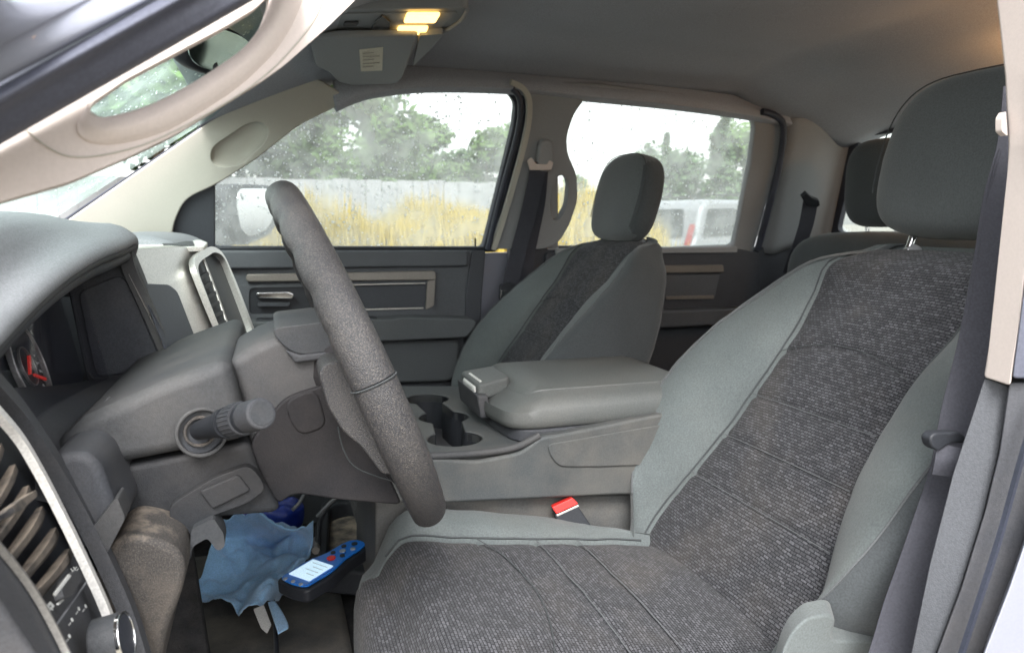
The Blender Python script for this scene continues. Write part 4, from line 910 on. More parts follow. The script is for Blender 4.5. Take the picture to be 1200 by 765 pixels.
# ---- centre stack
ST = Pln(Vector((-.18, 1.1, 1.285)), Vector((-.125, 1.1, 1.152)), Vector((-.092, 1.42, 1.29)))
cs = thing('centre_stack', ST(215, 360), 'silver framed centre stack with dark panel and air vents right of the instruments', 'centre stack')
ext = Vector((-.02, .08, 0))
slab('stack_frame', rnd(ST.poly([(148, 316), (156, 292), (205, 289), (232, 290), (238, 314), (262, 366), (290, 430), (300, 470), (225, 470), (205, 430)], 0), .01), ext, 'silver', cs, bevel=.006, segs=4)
slab('dark_panel', rnd(ST.poly([(163, 335), (168, 333), (196, 334), (206, 342), (240, 430), (252, 462), (215, 462), (200, 430)], .001), .008), ST.n * .003, 'screen_dark', cs, bevel=.0015)
slab('top_tray', rnd([pZ(a, b, 1.312) for a, b in [(157, 291), (164, 284), (186, 281), (236, 281), (243, 284), (239, 289), (205, 290)]], .003), (0, 0, -.008), 'silver_light', cs, bevel=.004)
slab('tray_recess', rnd([pZ(a, b, 1.313) for a, b in [(188, 283), (226, 283), (228, 288), (192, 288)]], .002), (0, 0, .001), 'dash_mid', cs, bevel=0)
vf = ST.poly([(219, 309), (226, 298), (243, 290), (256, 298), (272, 335), (290, 382), (297, 402), (294, 415), (285, 423), (268, 425), (240, 362)], .004)
vh = ST.poly([(224, 317), (229, 308), (246, 297), (257, 303), (273, 345), (290, 390), (291, 402), (284, 415), (268, 420), (260, 410), (241, 362)], .004)
vo = slab('vent_frame', rnd(vf, .022, 7), ST.n * .010, 'silver', cs, holes=[rnd(vh, .018, 7)], bevel=.0015)
slab('vent_back', rnd(ST.poly([(222, 312), (248, 298), (262, 312), (292, 395), (290, 412), (272, 422), (258, 408)], .002), .004), ST.n * .002, 'black_plastic', cs, bevel=0)
for k in range(8):
    f = (k + .5) / 8; ax_, ay_ = 228 + 34 * f, 320 + 88 * f; bx_, by_ = 241 + 37 * f, 316 + 90 * f
    slab('vent_slat', ST.poly([(ax_, ay_), (bx_, by_ - 4), (bx_ + 1, by_), (ax_ + 1, ay_ + 5)], .005), ST.n * .006, 'dash_mid', vo, bevel=.0005)
tube('vent_divider', ST.poly([(238, 303), (254, 345), (278, 414)], .010), .0026, 'silver', cs)

slab('stack_side', [ST(a, b, -.004) for a, b in [(244, 300), (252, 300), (296, 410), (300, 480), (270, 480)]], Vector((-.14, .02, 0)), 'dash_dark', cs, bevel=.006)

# ---- left air vent pod, next to the open door
VP = Pln(pY(0, 480, .62), pY(150, 765, .62), pY(0, 640, .50))
vp = thing('side_vent_panel', VP(60, 640), 'dusty end panel with air vent slats and headlight knob, framed by a pale metal strip', 'vent panel')
VB = -VP.n
PO = [(-60, 380), (-10, 430), (20, 480), (70, 555), (120, 655), (150, 720), (175, 800), (200, 900), (100, 900), (60, 800), (0, 690), (-60, 620), (-140, 520)]
slab('panel_body', VP.poly(PO, -.030), VB * .06, 'dash_dark', vp, bevel=.008)
fr_o = [(-60, 400), (0, 465), (30, 505), (75, 575), (118, 660), (145, 725), (166, 800)]
strap('outer_rim', crom(VP.poly([(a + 9, b + 4) for a, b in fr_o], -.004), 2), lambda f: (VP(60, 600) - VP(90, 590)).normalized(), .018, .012, 'dash_dark', vp, nsub=3)
strap('metal_strip', crom(VP.poly([(-60, 420), (0, 487), (28, 522), (64, 587), (102, 665), (128, 725), (150, 800)], .0), 2), lambda f: (VP(60, 600) - VP(90, 590)).normalized(), .0085, .006, 'silver_light', vp, nsub=3)
slab('inner_rim', VP.poly([(-90, 560), (0, 640), (48, 700), (85, 765), (110, 830), (80, 830), (40, 765), (0, 705), (-90, 610)], -.002), VB * .02, 'dash_dark', vp, bevel=.004)
strap('thin_strip', crom(VP.poly([(-80, 560), (0, 642), (42, 697), (78, 765), (100, 820)], .001), 2), lambda f: (VP(60, 600) - VP(90, 590)).normalized(), .0024, .004, 'silver', vp, nsub=3)
slab('control_plate', VP.poly([(30, 706), (88, 648), (110, 690), (150, 790), (110, 850), (78, 790)], -.012), VB * .01, 'dash_dark', vp, bevel=.002)
slab('vent_back', VP.poly([(-90, 470), (0, 498), (40, 560), (88, 650), (40, 705), (0, 655), (-90, 560)], -.028), VB * .002, 'black_plastic', vp, bevel=0)
for k in range(8):
    f = k / 7
    a = Vector((-78 + f * 112, 560 + f * 138 + 4, 0)); b = Vector((-30 + f * 112, 470 + f * 172, 0))
    L1_, L2_ = VP(a.x, a.y, -.006), VP(b.x, b.y, -.010); dn = (VP(a.x + 9, a.y + 12) - VP(a.x, a.y)); dn2 = (VP(b.x + 11, b.y + 14) - VP(b.x, b.y))
    rows = []
    for g in range(7):
        q = g / 6; p = L1_.lerp(L2_, q); d_ = dn.lerp(dn2, q); bow = VP.n * (.004 * math.sin(math.pi * q))
        rows.append([p + bow, p + bow + VB * .001 + d_ * .5, p + d_ * 1.30 + VB * .009, p + d_ * 1.25 + VB * .013, p + VB * .004 - d_ * .05])
    loft('vent_slat', rows, 'dash_dusty', vp, closed=True, sharp=40)
slab('slat_tab', rnd(VP.poly([(-6, 604), (12, 590), (32, 578), (33, 586), (14, 602), (-4, 612)], .002), .002), VP.n * .006, 'dash_dusty', vp, bevel=.002)
slab('tab_chrome', rnd(VP.poly([(-6, 606), (12, 596), (14, 600), (6, 607), (-6, 612)], .008), .002), VP.n * .002, 'chrome', vp, bevel=.001)
tube('plate_line', VP.poly([(62, 738), (101, 682)], -.001), .0007, 'dash_top', vp, nsub=1, seg=5)
dm = slab('dimmer_wheel', rnd(VP.poly([(61, 694), (68, 682), (80, 671), (87, 678), (85, 688), (74, 702), (64, 706)], -.002), .003), VP.n * .006, 'shroud', vp, bevel=.002)
slab('dimmer_edge', VP.poly([(62, 696), (79, 673), (82, 675), (64, 698)], .005), VP.n * .001, 'print_white', dm, bevel=0)
slab('dimmer_mark', VP.poly([(66, 707), (72, 702), (73, 704), (67, 709)], -.0015), VP.n * .0012, 'print_white', dm, bevel=0)
for pts in ([(84, 670), (90, 664)], [(86, 672), (92, 666)], [(83, 666), (88, 672)], [(86, 664), (91, 670)]): tube('icon', VP.poly(pts, -.0012), .00035, 'print_white', vp, nsub=1, seg=4)
slab('icon', VP.poly([(53, 711), (58, 705), (63, 710), (57, 717)], -.0015), VP.n * .0006, 'print_white', vp, holes=[VP.poly([(55.5, 711), (58, 708), (60.5, 710.5), (57.3, 714)], -.0015)], bevel=0)
tube('icon', VP.poly([(54, 708), (62, 714)], -.0012), .0004, 'print_white', vp, nsub=1, seg=4)
for (a, b) in ((100, 710), (92, 713), (84, 726), (70, 743), (81, 745)):
    ringobj('icon', VP(a, b, -.0015), VP.n, .0014, .0005, .0006, 'print_white', vp, seg=12, bevel=0)
    tube('icon', VP.poly([(a - 1, b + 3), (a - 3, b + 6)], -.0012), .00035, 'print_white', vp, nsub=1, seg=4)
kc = VP(112, 756, -.002); kn = (VP.n + RGT * .55 - UP * .05).normalized()
kb_ = disc('headlight_knob', kc, kn, .0185, .020, 'shroud', vp, seg=40, bevel=.0015)
ringobj('knob_ring', kc + kn * .018, kn, .0185, .0022, .004, 'chrome', kb_, seg=40, bevel=.0008)
disc('knob_face', kc + kn * .019, kn, .0165, .002, 'screen_dark', kb_, seg=40, bevel=.0005)
slab('knob_mark', [kc + kn * .0213 + RGT * a + UP * b for a, b in ((-.012, -.001), (-.006, -.001), (-.006, .003), (-.012, .003))], kn * .0005, 'print_white', kb_, bevel=0)

# ================================================================= STEERING
TLT = R(22); WC = pY(416, 417, .87); WN = Vector((math.cos(TLT), 0, math.sin(TLT))); WU = Vector((-math.sin(TLT), 0, math.cos(TLT)))
sw = thing('steering_wheel', WC, 'worn black leather steering wheel seen edge on from the door', 'steering wheel')
RW = .199
def rimrow(a, rn, rr_):
    c = WC + (WU * math.sin(a) - Y_ * math.cos(a)) * RW; o = (WU * math.sin(a) - Y_ * math.cos(a)); out = []
    for k in range(20):
        b = 2 * math.pi * k / 20; out.append(c + o * rr_ * math.cos(b) + WN * rn * math.sin(b))
    return out
def seg_rim(name, a0, a1, n, f, mt, par):
    rows = []
    for k in range(n + 1):
        a = a0 + (a1 - a0) * k / n; rn, rr_ = f(a); r_ = rimrow(a, rn, rr_)
        # finger grips on the back
        gg = .0022 * max(0, math.sin(a * 26)) if (R(18) < a < R(80)) or (R(100) < a < R(162)) else 0
        r_ = [p + WN * gg if (p - WC).dot(WN) < -.008 else p for p in r_]; rows.append(r_)
    return loft(name, rows, mt, par, closed=True, sharp=80)
def th_(a):
    s = math.sin(a); b = .5 + .5 * math.cos(2 * (a - R(-8))); return (.0182 + .0034 * b, .0158 + .0015 * b)
seg_rim('upper_rim', R(3.5), R(176.5), 120, th_, 'rim_leather', sw)
seg_rim('lower_rim', R(2.5), R(-182.5), 120, th_, 'rim_leather', sw)
for a in (3, 177): 
    r_ = [WC + (p - WC) * 1.0 for p in rimrow(R(a), .0222, .0180)]; tube('rim_seam', r_, .0009, 'seam_dark', sw, nsub=1, seg=5, closed=True, upv=(0, 1, 0))
# stitched seam along the inside of the rim
tube('rim_stitch', [WC + (WU * math.sin(R(a)) - Y_ * math.cos(R(a))) * (RW - .012) - WN * .0145 for a in range(5, 175, 4)], .0009, 'seam_dark', sw, nsub=1, seg=4)
# spokes and hub
hubc = WC - WN * .035
hp = []
for k in range(28):
    a = 2 * math.pi * k / 28; hp.append(hubc + WU * (-.012 + math.copysign(abs(math.sin(a)) ** .7, math.sin(a)) * .074) + Y_ * math.copysign(abs(math.cos(a)) ** .7, math.cos(a)) * .085)
rows = []
for k, (off, sc_) in enumerate(((.0, .94), (.008, 1.0), (.025, 1.0), (.045, .93), (.052, .8), (.055, .5), (.056, .05))): rows.append([hubc + (p - hubc) * sc_ + WN * off for p in hp])
rows = [[hubc + (p - hubc) * s_ + WN * o_ for p in hp] for o_, s_ in ((-.030, .62), (-.022, .80))] + rows
loft('hub', rows, 'hub_plastic', sw, closed=True, sharp=70)
for s in (-1, 1):
    for (ang, wd) in ((-14, .036), (-52, .020)):
        d0 = (WU * math.sin(R(ang)) * 1 + Y_ * s * math.cos(R(ang))); rows = []
        for q in (0, .25, .5, .75, 1.0):
            c = hubc + d0 * (.06 + .13 * q) + WN * (.005 + .030 * q ** 1.3); wv = d0.cross(WN).normalized(); w_ = wd * (1 - .25 * math.sin(q * math.pi)) ; h_ = .014 - .002 * q
            rows.append([c + wv * w_ * math.cos(b) + WN * h_ * math.sin(b) for b in [2 * math.pi * k / 16 for k in range(16)]])
        loft('spoke', rows, 'hub_plastic', sw, nv=3, closed=True, sharp=70)
slab('thumb_rest', rnd([pY(a, b, .705) for a, b in [(373, 436), (384, 424), (412, 424), (444, 500), (462, 556), (448, 556), (424, 524), (402, 506), (384, 476)]], .006), (0, .055, 0), 'rim_leather', sw, bevel=.010, segs=5)
# column shroud
co = thing('steering_column', pY(330, 480, .87), 'steering column shroud joining the dashboard to the wheel', 'steering column')
sh = [(266, 424), (300, 404), (330, 392), (380, 398), (394, 440), (392, 520), (400, 560), (396, 584), (345, 578), (326, 596), (306, 562), (292, 516), (282, 470)]
slab('column_shroud', [pY(a, b, .80) for a, b in sh], (0, .16, 0), 'shroud', co, bevel=.018, segs=6)
slab('lower_shroud', rnd([pY(a, b, .793) for a, b in [(292, 520), (330, 470), (345, 462), (384, 450), (403, 448), (430, 500), (455, 555), (472, 592), (400, 586), (344, 578), (326, 592), (308, 562)]], .01), (0, .15, 0), 'hub_plastic', co, bevel=.014, segs=5)
slab('shroud_inlay', rnd([pY(a, b, .791) for a, b in [(334, 470), (362, 457), (374, 462), (384, 500), (352, 512), (338, 492)]], .012), (0, .01, 0), 'hub_plastic', co, bevel=.003)
tube('shroud_seam', [pY(a, b, .7925) for a, b in [(396, 500), (402, 525), (414, 545), (436, 556), (470, 566)]], .0009, 'seam_dark', co, seg=5)
fl = slab('column_gaiter', rnd([pY(a, b, .795) for a, b in [(320, 392), (322, 384), (382, 377), (392, 398), (388, 412), (352, 416), (336, 409)]], .008), (0, .15, 0), 'dash_mid', co, bevel=.006, segs=4)
slab('gaiter_fold', [pY(a, b, .792) for a, b in [(334, 410), (352, 416), (388, 412), (392, 420), (346, 426)]], (0, .14, 0), 'dash_dark', co, bevel=.003)
# stalk
sb_, st_ = pY(234, 504, .775), pY(307, 484, .665)
sx_ = (st_ - sb_); SL = sx_.length; sx_.normalize()
sk = thing('turn_signal_stalk', sb_, 'black turn signal stalk with ribbed end pointing at the open door', 'stalk')
ringobj('stalk_boss', pY(236, 506, .772), Vector((.25, -1, .1)), .025, .004, .005, 'dash_mid', sk, bevel=.002)
disc('boss_dish', pY(234, 505, .778), Vector((.25, -1, .1)), .0225, .004, 'dash_dark', sk)
ringobj('boss_ring', pY(234, 505, .774), Vector((.25, -1, .1)), .0155, .003, .004, 'dash_dusty', sk, bevel=.001)
def rod(n_, a, b, r0, r1, m_): return tube(n_, [sb_ + sx_ * SL * a, sb_ + sx_ * SL * b], lambda f: (r0 + (r1 - r0) * f), m_, sk, seg=28, nsub=1)
rod('stalk_arm', -.12, .42, .0085, .0125, 'black_plastic')
rod('stalk_collar', .42, .50, .0145, .0150, 'black_plastic'); rod('stalk_neck', .50, .56, .0130, .0130, 'black_plastic')
rod('twist_ring', .56, .74, .0150, .0152, 'dash_dark'); rod('stalk_neck', .74, .78, .0135, .0135, 'black_plastic')
for k in range(24):
    a = 2 * math.pi * k / 24; o1 = sx_.orthogonal().normalized(); o2 = sx_.cross(o1); d = (o1 * math.cos(a) + o2 * math.sin(a)) * .0152
    tube('grip_rib', [sb_ + sx_ * SL * .57 + d, sb_ + sx_ * SL * .73 + d], .0007, 'dash_dark', sk, seg=4, nsub=1)
disc('stalk_knob', sb_ + sx_ * SL * .78, sx_, .0142, SL * .22, 'dash_dark', sk, bevel=.003)
disc('end_cap', st_ - sx_ * .0006, sx_, .0108, .0012, 'shroud', sk, bevel=.0004)

# ================================================================= THINGS ON THE FLOOR
FM = thing('floor_mat', pZ(330, 740, .655), 'dirty black rubber floor mat under the blue cloth', 'floor mat')
rows = [[Vector((x, y, .648 + .01 * noise.noise(Vector((x * 9, y * 9, 0))) - .6 * max(0, 1.17 - y))) for y in (1.08, 1.17, 1.28, 1.4, 1.5, 1.62)] for x in (-.5, -.3, -.1, .1)]
loft('mat_sheet', rows, 'floor_mat', FM, nu=5, nv=8, sharp=80, thick=.006)
# blue microfibre cloth, crumpled
ct = thing('microfibre_cloth', pZ(300, 670, .68), 'crumpled light blue microfibre cloth lying on the floor mat', 'cloth')
grid = [[(262, 612), (290, 608), (320, 618), (345, 622), (368, 614)],
        [(252, 636), (285, 636), (318, 638), (345, 640), (366, 638)],
        [(243, 660), (280, 664), (318, 666), (336, 668), (360, 664)],
        [(232, 684), (272, 690), (305, 694), (322, 694), (340, 688)],
        [(224, 705), (262, 714), (296, 726), (316, 722), (324, 706)]]
rows = []
for j, r in enumerate(grid):
    o_ = []
    for i, (a, b) in enumerate(r):
        z = .715 + .028 * math.sin(i * 1.7 + j * 1.1) * (0.4 + .3 * (j % 2)) + (.05 if j == 0 else 0) - .012 * j
        o_.append(pZ(a, b, z))
    rows.append(o_)
# denser wrinkle pass
R0 = [crom(r, 14) for r in rows]; cols = [crom([r[i] for r in R0], 14) for i in range(len(R0[0]))]
R1 = [[c[j] for c in cols] for j in range(len(cols[0]))]
for j, r in enumerate(R1):
    for i, p in enumerate(r):
        q = Vector((p.x * 13, p.y * 13, 2.0)); p.z += .034 * abs(noise.noise(q)) + .016 * abs(noise.noise(q * 2.3)) + .004 * noise.noise(q * 6)
        p.x += .004 * noise.noise(q * 1.6 + Vector((5, 0, 0))); p.y += .005 * noise.noise(q * 1.6 + Vector((0, 7, 0)))
loft('cloth_sheet', R1, 'cloth_blue', ct, sharp=80, thick=.003)
slab('care_tag', rnd([pZ(a, b, .708) for a, b in [(297, 714), (309, 709), (318, 732), (313, 742), (306, 736)]], .003), (0, 0, .0012), 'cloth_tag', ct, bevel=0)
rows = [[pZ(a, b, .70) for a, b in r] for r in ([(314, 706), (322, 704)], [(318, 718), (330, 716)], [(322, 730), (338, 733)], [(326, 742), (333, 738)])]
loft('cloth_corner', rows, 'cloth_blue', ct, nv=5, nu=4, sharp=80, thick=.003)
# dark blue bag
bg_ = thing('blue_pouch', pZ(325, 600, .70), 'dark blue plastic pouch behind the light blue cloth', 'pouch')
def wrp(l): l = l.copy(); l.z += .25 * noise.noise(l * 2.1); l.x += .15 * noise.noise(l * 1.7 + Vector((3, 0, 0))); return l
pillow('pouch_body', pZ(322, 603, .715), (RGT, (FWD - Z_ * FWD.z).normalized(), Z_), (.062, .05, .035), 'bag_blue', bg_, e=.8, e2=.8, warp=wrp)
tube('pull_cord', [pZ(356, 580, .76), pZ(350, 590, .755), pZ(343, 597, .75)], .004, 'pillar_grey', bg_, seg=8)
# scan tool
TZ0 = .76; a_, b_ = pZ(347, 690, TZ0), pZ(424, 642, TZ0 + .01); tx = (b_ - a_).normalized(); ty = Z_.cross(tx).normalized(); tzv = tx.cross(ty)
so = thing('diagnostic_scanner', a_, 'blue handheld diagnostic scanner with lit screen lying beside the cloth', 'scan tool')
Lt = (b_ - a_).length
def tp(u, v, z=0): return a_ + tx * u * Lt + ty * v + tzv * z
outl = [(-.06, -.036), (.30, -.040), (.48, -.033), (.62, -.026), (.85, -.027), (1.0, -.022), (1.05, 0), (1.0, .022), (.85, .027), (.62, .026), (.48, .033), (.30, .040), (-.06, .036), (-.09, 0)]
slab('rubber_case', rnd([tp(u, v * 1.0, -.012) for u, v in outl], .01), tzv * .024, 'tool_rubber', so, bevel=.005, segs=4)
slab('face_plate', rnd([tp(u * .94 + .02, v * .84, .0125) for u, v in outl], .01), tzv * .003, 'tool_blue', so, bevel=.002)
slab('screen_bezel', rnd([tp(u, v, .0156) for u, v in ((-.01, -.028), (.43, -.028), (.43, .028), (-.01, .028))], .003), tzv * .0008, 'tool_blue', so, bevel=0)
slab('screen', rnd([tp(u, v, .0166) for u, v in ((.05, -.024), (.40, -.024), (.40, .024), (.05, .024))], .002), tzv * .0008, 'tool_screen', so, bevel=0)
for k in range(4): tube('screen_text', [tp(.34 - .065 * k, -.019, .0178), tp(.34 - .065 * k, (.015, .004, .010, -.002)[k], .0178)], .0006, 'key_grey', so, seg=4, nsub=1)
for (u, v, r_, m_) in ((.52, 0, .0075, 'red_button'), (.62, .011, .0045, 'tool_rubber'), (.62, -.011, .0045, 'tool_rubber'), (.70, 0, .0055, 'key_grey'), (.79, .011, .0045, 'tool_rubber'), (.79, -.011, .0045, 'key_grey'), (.89, 0, .0055, 'tool_rubber')):
    disc('key', tp(u, v, .015), tzv, r_, .003, m_, so, seg=16, bevel=.0008)
for v in (-.018, 0, .018): disc('key', tp(-.03, v, .015), tzv, .0035, .002, 'key_grey', so, seg=12, bevel=0)
disc('connector', tp(1.05, 0, 0), tx, .012, .02, 'seat_base', so, bevel=.003)
cab = thing('scanner_cable', tp(-.1, 0), 'black cable running from under the cloth across the floor', 'cable')
tube('cable', [pZ(400, 578, .80), pZ(384, 592, .76), pZ(374, 612, .73), pZ(372, 640, .70)], .006, 'tool_rubber', cab, seg=8)
tube('cable', [pZ(325, 705, .70), pZ(323, 730, .68), pZ(324, 765, .67), pZ(322, 800, .67)], .004, 'tool_rubber', cab, seg=8)
tube('cable_plug', [pZ(371, 632, .70), pZ(370, 645, .70)], .008, 'silver', cab, nsub=1)
# gear lever boot in the shadow of the column
tube_t = thing('pedal_lever', pZ(385, 590, .78), 'thin metal rod standing above the floor tray', 'rod')
tube('rod_bar', [pZ(402, 577, .84), pZ(388, 588, .80), pZ(372, 604, .75)], .0035, 'pillar_grey', tube_t, seg=8)

# ================================================================= OVERHEAD
oc = thing('overhead_console', pZ(470, 22, 1.72), 'overhead console with two lit amber map lamps', 'overhead console')
OP = Pln(Vector((0, YC, 1.738)), Vector((1, YC, 1.752)), Vector((0, YC + 1, 1.738)))
def ov(pts, off=0): return [OP(a, b, off) for a, b in pts]
slab('console_panel', rnd(ov([(330, 12), (545, 10), (550, 14), (528, 34), (500, 41), (300, 42)]), .01), (0, 0, .06), 'pillar_grey', oc, bevel=.006, segs=4)
slab('dark_inlay', rnd(ov([(345, 16), (536, 13), (514, 34), (330, 38)], .0), .006), (0, 0, -.003), 'pillar_grey', oc, bevel=.001)
slab('microphone', rnd(ov([(448, 17), (457, 24), (456, 35), (434, 35), (440, 24)], .004), .003), (0, 0, -.004), 'dash_mid', oc, bevel=.001)
slab('button', rnd(ov([(404, 25), (420, 25), (418, 29), (402, 29)], .004), .003), (0, 0, -.004), 'dash_dark', oc, bevel=.001)
slab('map_lamp', rnd(ov([(477, 14), (516, 14), (510, 24), (473, 24)], .004), .006), (0, 0, -.006), 'amber_lens', oc, bevel=.002)
slab('map_lamp', rnd(ov([(467, 30), (502, 30), (498, 38), (463, 38)], .004), .006), (0, 0, -.006), 'amber_lens', oc, bevel=.002)
tube('console_edge', ov([(548, 12), (536, 28), (505, 40), (420, 42), (340, 43)], .004), .004, 'pillar_grey', oc)
sv = thing('sun_visor', pZ(430, 70, 1.70), 'folded grey sun visor with pale warning label near the map lamps', 'sun visor')
VS = Pln(Vector((0, 1.45, 1.728)), Vector((1, 1.45, 1.748)), Vector((0, 2.45, 1.60)))
slab('visor_panel', rnd([VS(a, b) for a, b in [(362, 48), (400, 44), (490, 42), (484, 60), (472, 92), (464, 99), (412, 101), (396, 97), (386, 86), (370, 78)]], .012), (0, 0, .015), 'pillar_grey', sv, bevel=.006, segs=4)
slab('warning_label', [VS(a, b, .001) for a, b in [(421, 59), (449, 56), (448, 83), (423, 84)]], (0, 0, .0012), 'label', sv, bevel=0)
for k in range(5):
    b = 63 + k * 4; tube('label_print', [VS(425, b, .0025), VS(445 if k % 2 else 438, b - 1, .0025)], .0007, 'label_print', sv, seg=4, nsub=1)
slab('visor_wing', rnd([VS(a, b, -.004) for a, b in [(492, 42), (520, 40), (505, 58), (484, 78)]], .006), (0, 0, .012), 'pillar_grey', sv, bevel=.004)
rm = thing('rear_view_mirror', pY(255, 58, 1.2), 'rear view mirror on the windscreen seen through the near grab handle', 'mirror')
mn = Vector((.74, -.62, -.22)).normalized(); mw = Vector((.62, .74, 0)).normalized(); mu = mn.cross(mw).normalized(); mu = mu if mu.z > 0 else -mu
mc = pY(256, 60, 1.2)
pillow('mirror_housing', mc - mn * .012, (mn, mw, mu), (.02, .072, .036), 'black_plastic', rm, e=.6, e2=.7)
slab('mirror_glass', [mc + mn * .006 + mw * .064 * math.copysign(abs(math.cos(a)) ** .7, math.cos(a)) + mu * .031 * math.copysign(abs(math.sin(a)) ** .7, math.sin(a)) for a in [2 * math.pi * k / 32 for k in range(32)]], mn * .003, 'mirror_tint', rm, bevel=.001)
tube('mirror_stem', [pY(262, 56, 1.22) + Vector((-.02, 0, 0)), pY(262, 56, 1.22) + Vector((-.10, 0, .03))], .012, 'black_plastic', rm, nsub=1)
disc('sensor_pod', pY(240, 80, 1.2), (1, -.3, 0), .01, .02, 'black_plastic', rm)
dl = thing('rear_dome_lamp', (1.50, 1.0, 1.69), 'lit amber dome lamp at the back of the ceiling above the driver side', 'lamp')
box('lamp_base', (1.50, 1.00, 1.705), (.10, .14, .02), 'pillar_grey', dl); box('lamp_lens', (1.50, 1.00, 1.692), (.07, .10, .012), 'amber_lens', dl)
lt = bpy.data.lights.new('dome_lamp_light', 'POINT'); lt.shadow_soft_size = .03; lt.energy = .8; lt.color = (1, .5, .18); lo_ = bpy.data.objects.new('dome_lamp_light', lt); COL.objects.link(lo_)
lo_.location = (1.50, 1.06, 1.63); lo_.rotation_euler = (0, 0, 0)

# ================================================================= NEAR DOOR OPENING (driver side)
dr = (pY(300, 5, .50) - pY(0, 167, .46)); PD = dr.normalized()
op_ = thing('driver_door_opening', pY(0, 160, .46), 'silver body edge and dark rubber seal along the near windscreen pillar', 'door frame')
def strip(nm, lineA, lineB, mt, n=14, ext=.22, par=None, curve=0):
    """surface between profile points given at both ends of the pillar"""
    rows = []
    A = crom(lineA, 5); B = crom(lineB, 5)
    for k in range(n + 1):
        f = -ext + (1 + 2 * ext) * k / n; rows.append([a.lerp(b, f) + Z_ * (curve * (f - f * f)) for a, b in zip(A, B)])
    return loft(nm, rows, mt, par, sharp=80)
E = lambda y, Y: pY(0, y, Y)
F_ = lambda x, Y: pY(x, 0, Y)
strip('painted_pillar', [E(-60, .36), E(-20, .365), E(30, .375), E(52, .385), E(60, .392), E(90, .40), E(98, .41)], [F_(-60, .42), F_(-10, .425), F_(60, .435), F_(98, .445), F_(112, .452), F_(165, .46), F_(180, .47)], 'paint_silver', par=op_)
strip('rubber_seal', [E(96, .418), E(100, .41), E(112, .402), E(122, .404), E(134, .42), E(150, .43), E(163, .44), E(170, .46), E(168, .50)], [F_(178, .478), F_(184, .47), F_(198, .462), F_(212, .464), F_(232, .48), F_(262, .49), F_(288, .50), F_(298, .52), F_(296, .56)], 'seal_soft', par=op_)
nt_ = thing('driver_pillar_trim', pY(200, 130, .52), 'cream plastic trim of the near windscreen pillar with its grab handle', 'pillar trim')
NP = Pln(pY(0, 200, .50), pY(360, 20, .58), pY(200, 200, .53))
trim = [(-90, 200), (0, 150), (100, 96), (200, 46), (300, -12), (380, -60), (470, -80), (440, -30), (417, 0), (383, 33), (333, 77), (300, 100), (207, 157), (160, 180), (83, 213), (0, 237), (-90, 262)]
hl_ = [(106, 134), (107, 122), (150, 92), (205, 64), (262, 33), (300, 10), (318, -8), (316, 8), (308, 30), (288, 56), (258, 79), (218, 104), (176, 125), (140, 136), (118, 138)]
slab('pillar_panel', rnd(NP.poly(trim), .008), -NP.n * .010, 'cream_trim', nt_, holes=[rnd(NP.poly(hl_), .006)], bevel=.003, segs=3)
hin = [(101, 122), (105, 132), (118, 139), (140, 136), (176, 125), (218, 104), (258, 79), (288, 56), (308, 30), (316, 8), (319, -12)]
hout = [(90, 146), (93, 160), (112, 169), (145, 168), (192, 155), (238, 130), (282, 100), (316, 68), (338, 38), (352, 8), (358, -14)]
rows = []
for k, (a, b) in enumerate(zip(hin, hout)):
    f = min(1, .05 + k * .33); q = lambda t_, o_: NP(a[0] + (b[0] - a[0]) * t_, a[1] + (b[1] - a[1]) * t_, o_)
    rows.append([q(.02, -.014), q(-.06, -.004), q(-.05, .002 * f), q(.08, .0055 * f), q(.4, .0075 * f), q(.72, .0050 * f), q(.92, .0016), q(1.0, -.001), q(1.0, -.014), q(.5, -.014)])
gh = loft('grab_handle', rows, 'cream_trim', nt_, nu=3, nv=5, closed=True, sharp=80)
tube('handle_lip', NP.poly([(a + 1, b + 1) for a, b in hin[1:]], .001), .0014, 'greige_trim', gh, seg=8)
tube('panel_seam', NP.poly([(30, 152), (60, 175), (88, 184), (130, 180), (180, 165), (240, 135), (300, 97), (340, 60), (370, 20), (380, -10)], .0008), .0005, 'greige_trim', nt_, seg=5)
# near middle pillar, sill, belt
nb = thing('driver_middle_pillar', pY(1150, 500, .50), 'near door pillar, cream upper trim over dark grey lower trim', 'door pillar')
def pil(nm, left, right, Yl, Yr, mt, bev=.004, back=(.06, .044, 0)):
    pts = [pY(a, b, Yl) for a, b in left] + [pY(a, b, Yr) for a, b in reversed(right)]
    return slab(nm, rnd(pts, .004), back, mt, nb, bevel=bev, segs=4)
ul = [(1164, -60), (1168, 0), (1178, 90), (1182, 170), (1178, 260), (1165, 370), (1153, 442)]; ur = [(1215, -60), (1215, 0), (1215, 90), (1214, 170), (1208, 260), (1196, 370), (1184, 452)]
pil('upper_trim', ul, ur, .50, .47, 'cream_trim', .006)
ll = [(1154, 443), (1142, 480), (1117, 555), (1090, 660), (1068, 765), (1050, 850)]; lr = [(1184, 453), (1170, 530), (1153, 600), (1125, 690), (1097, 765), (1072, 850)]
pil('lower_trim', ll, lr, .50, .485, 'pillar_lower', .006)
pil('jamb_rubber', [(1183, 448), (1171, 530), (1154, 600), (1126, 690), (1098, 765), (1074, 850)], [(1262, 448), (1240, 510), (1212, 600), (1181, 690), (1152, 765), (1126, 850)], .478, .455, 'sill_rubber', .004)
strap('jamb_lip', [pY(a, b, .452) for a, b in [(1222, 460), (1199, 530), (1168, 640), (1127, 765), (1102, 850)]], (1, 0, .3), .0035, .004, 'seal', nb)
pil('upper_jamb', [(1213, -60), (1213, 90), (1210, 260), (1186, 444)], [(1330, -60), (1330, 90), (1310, 260), (1264, 444)], .468, .45, 'seal_soft', .004)
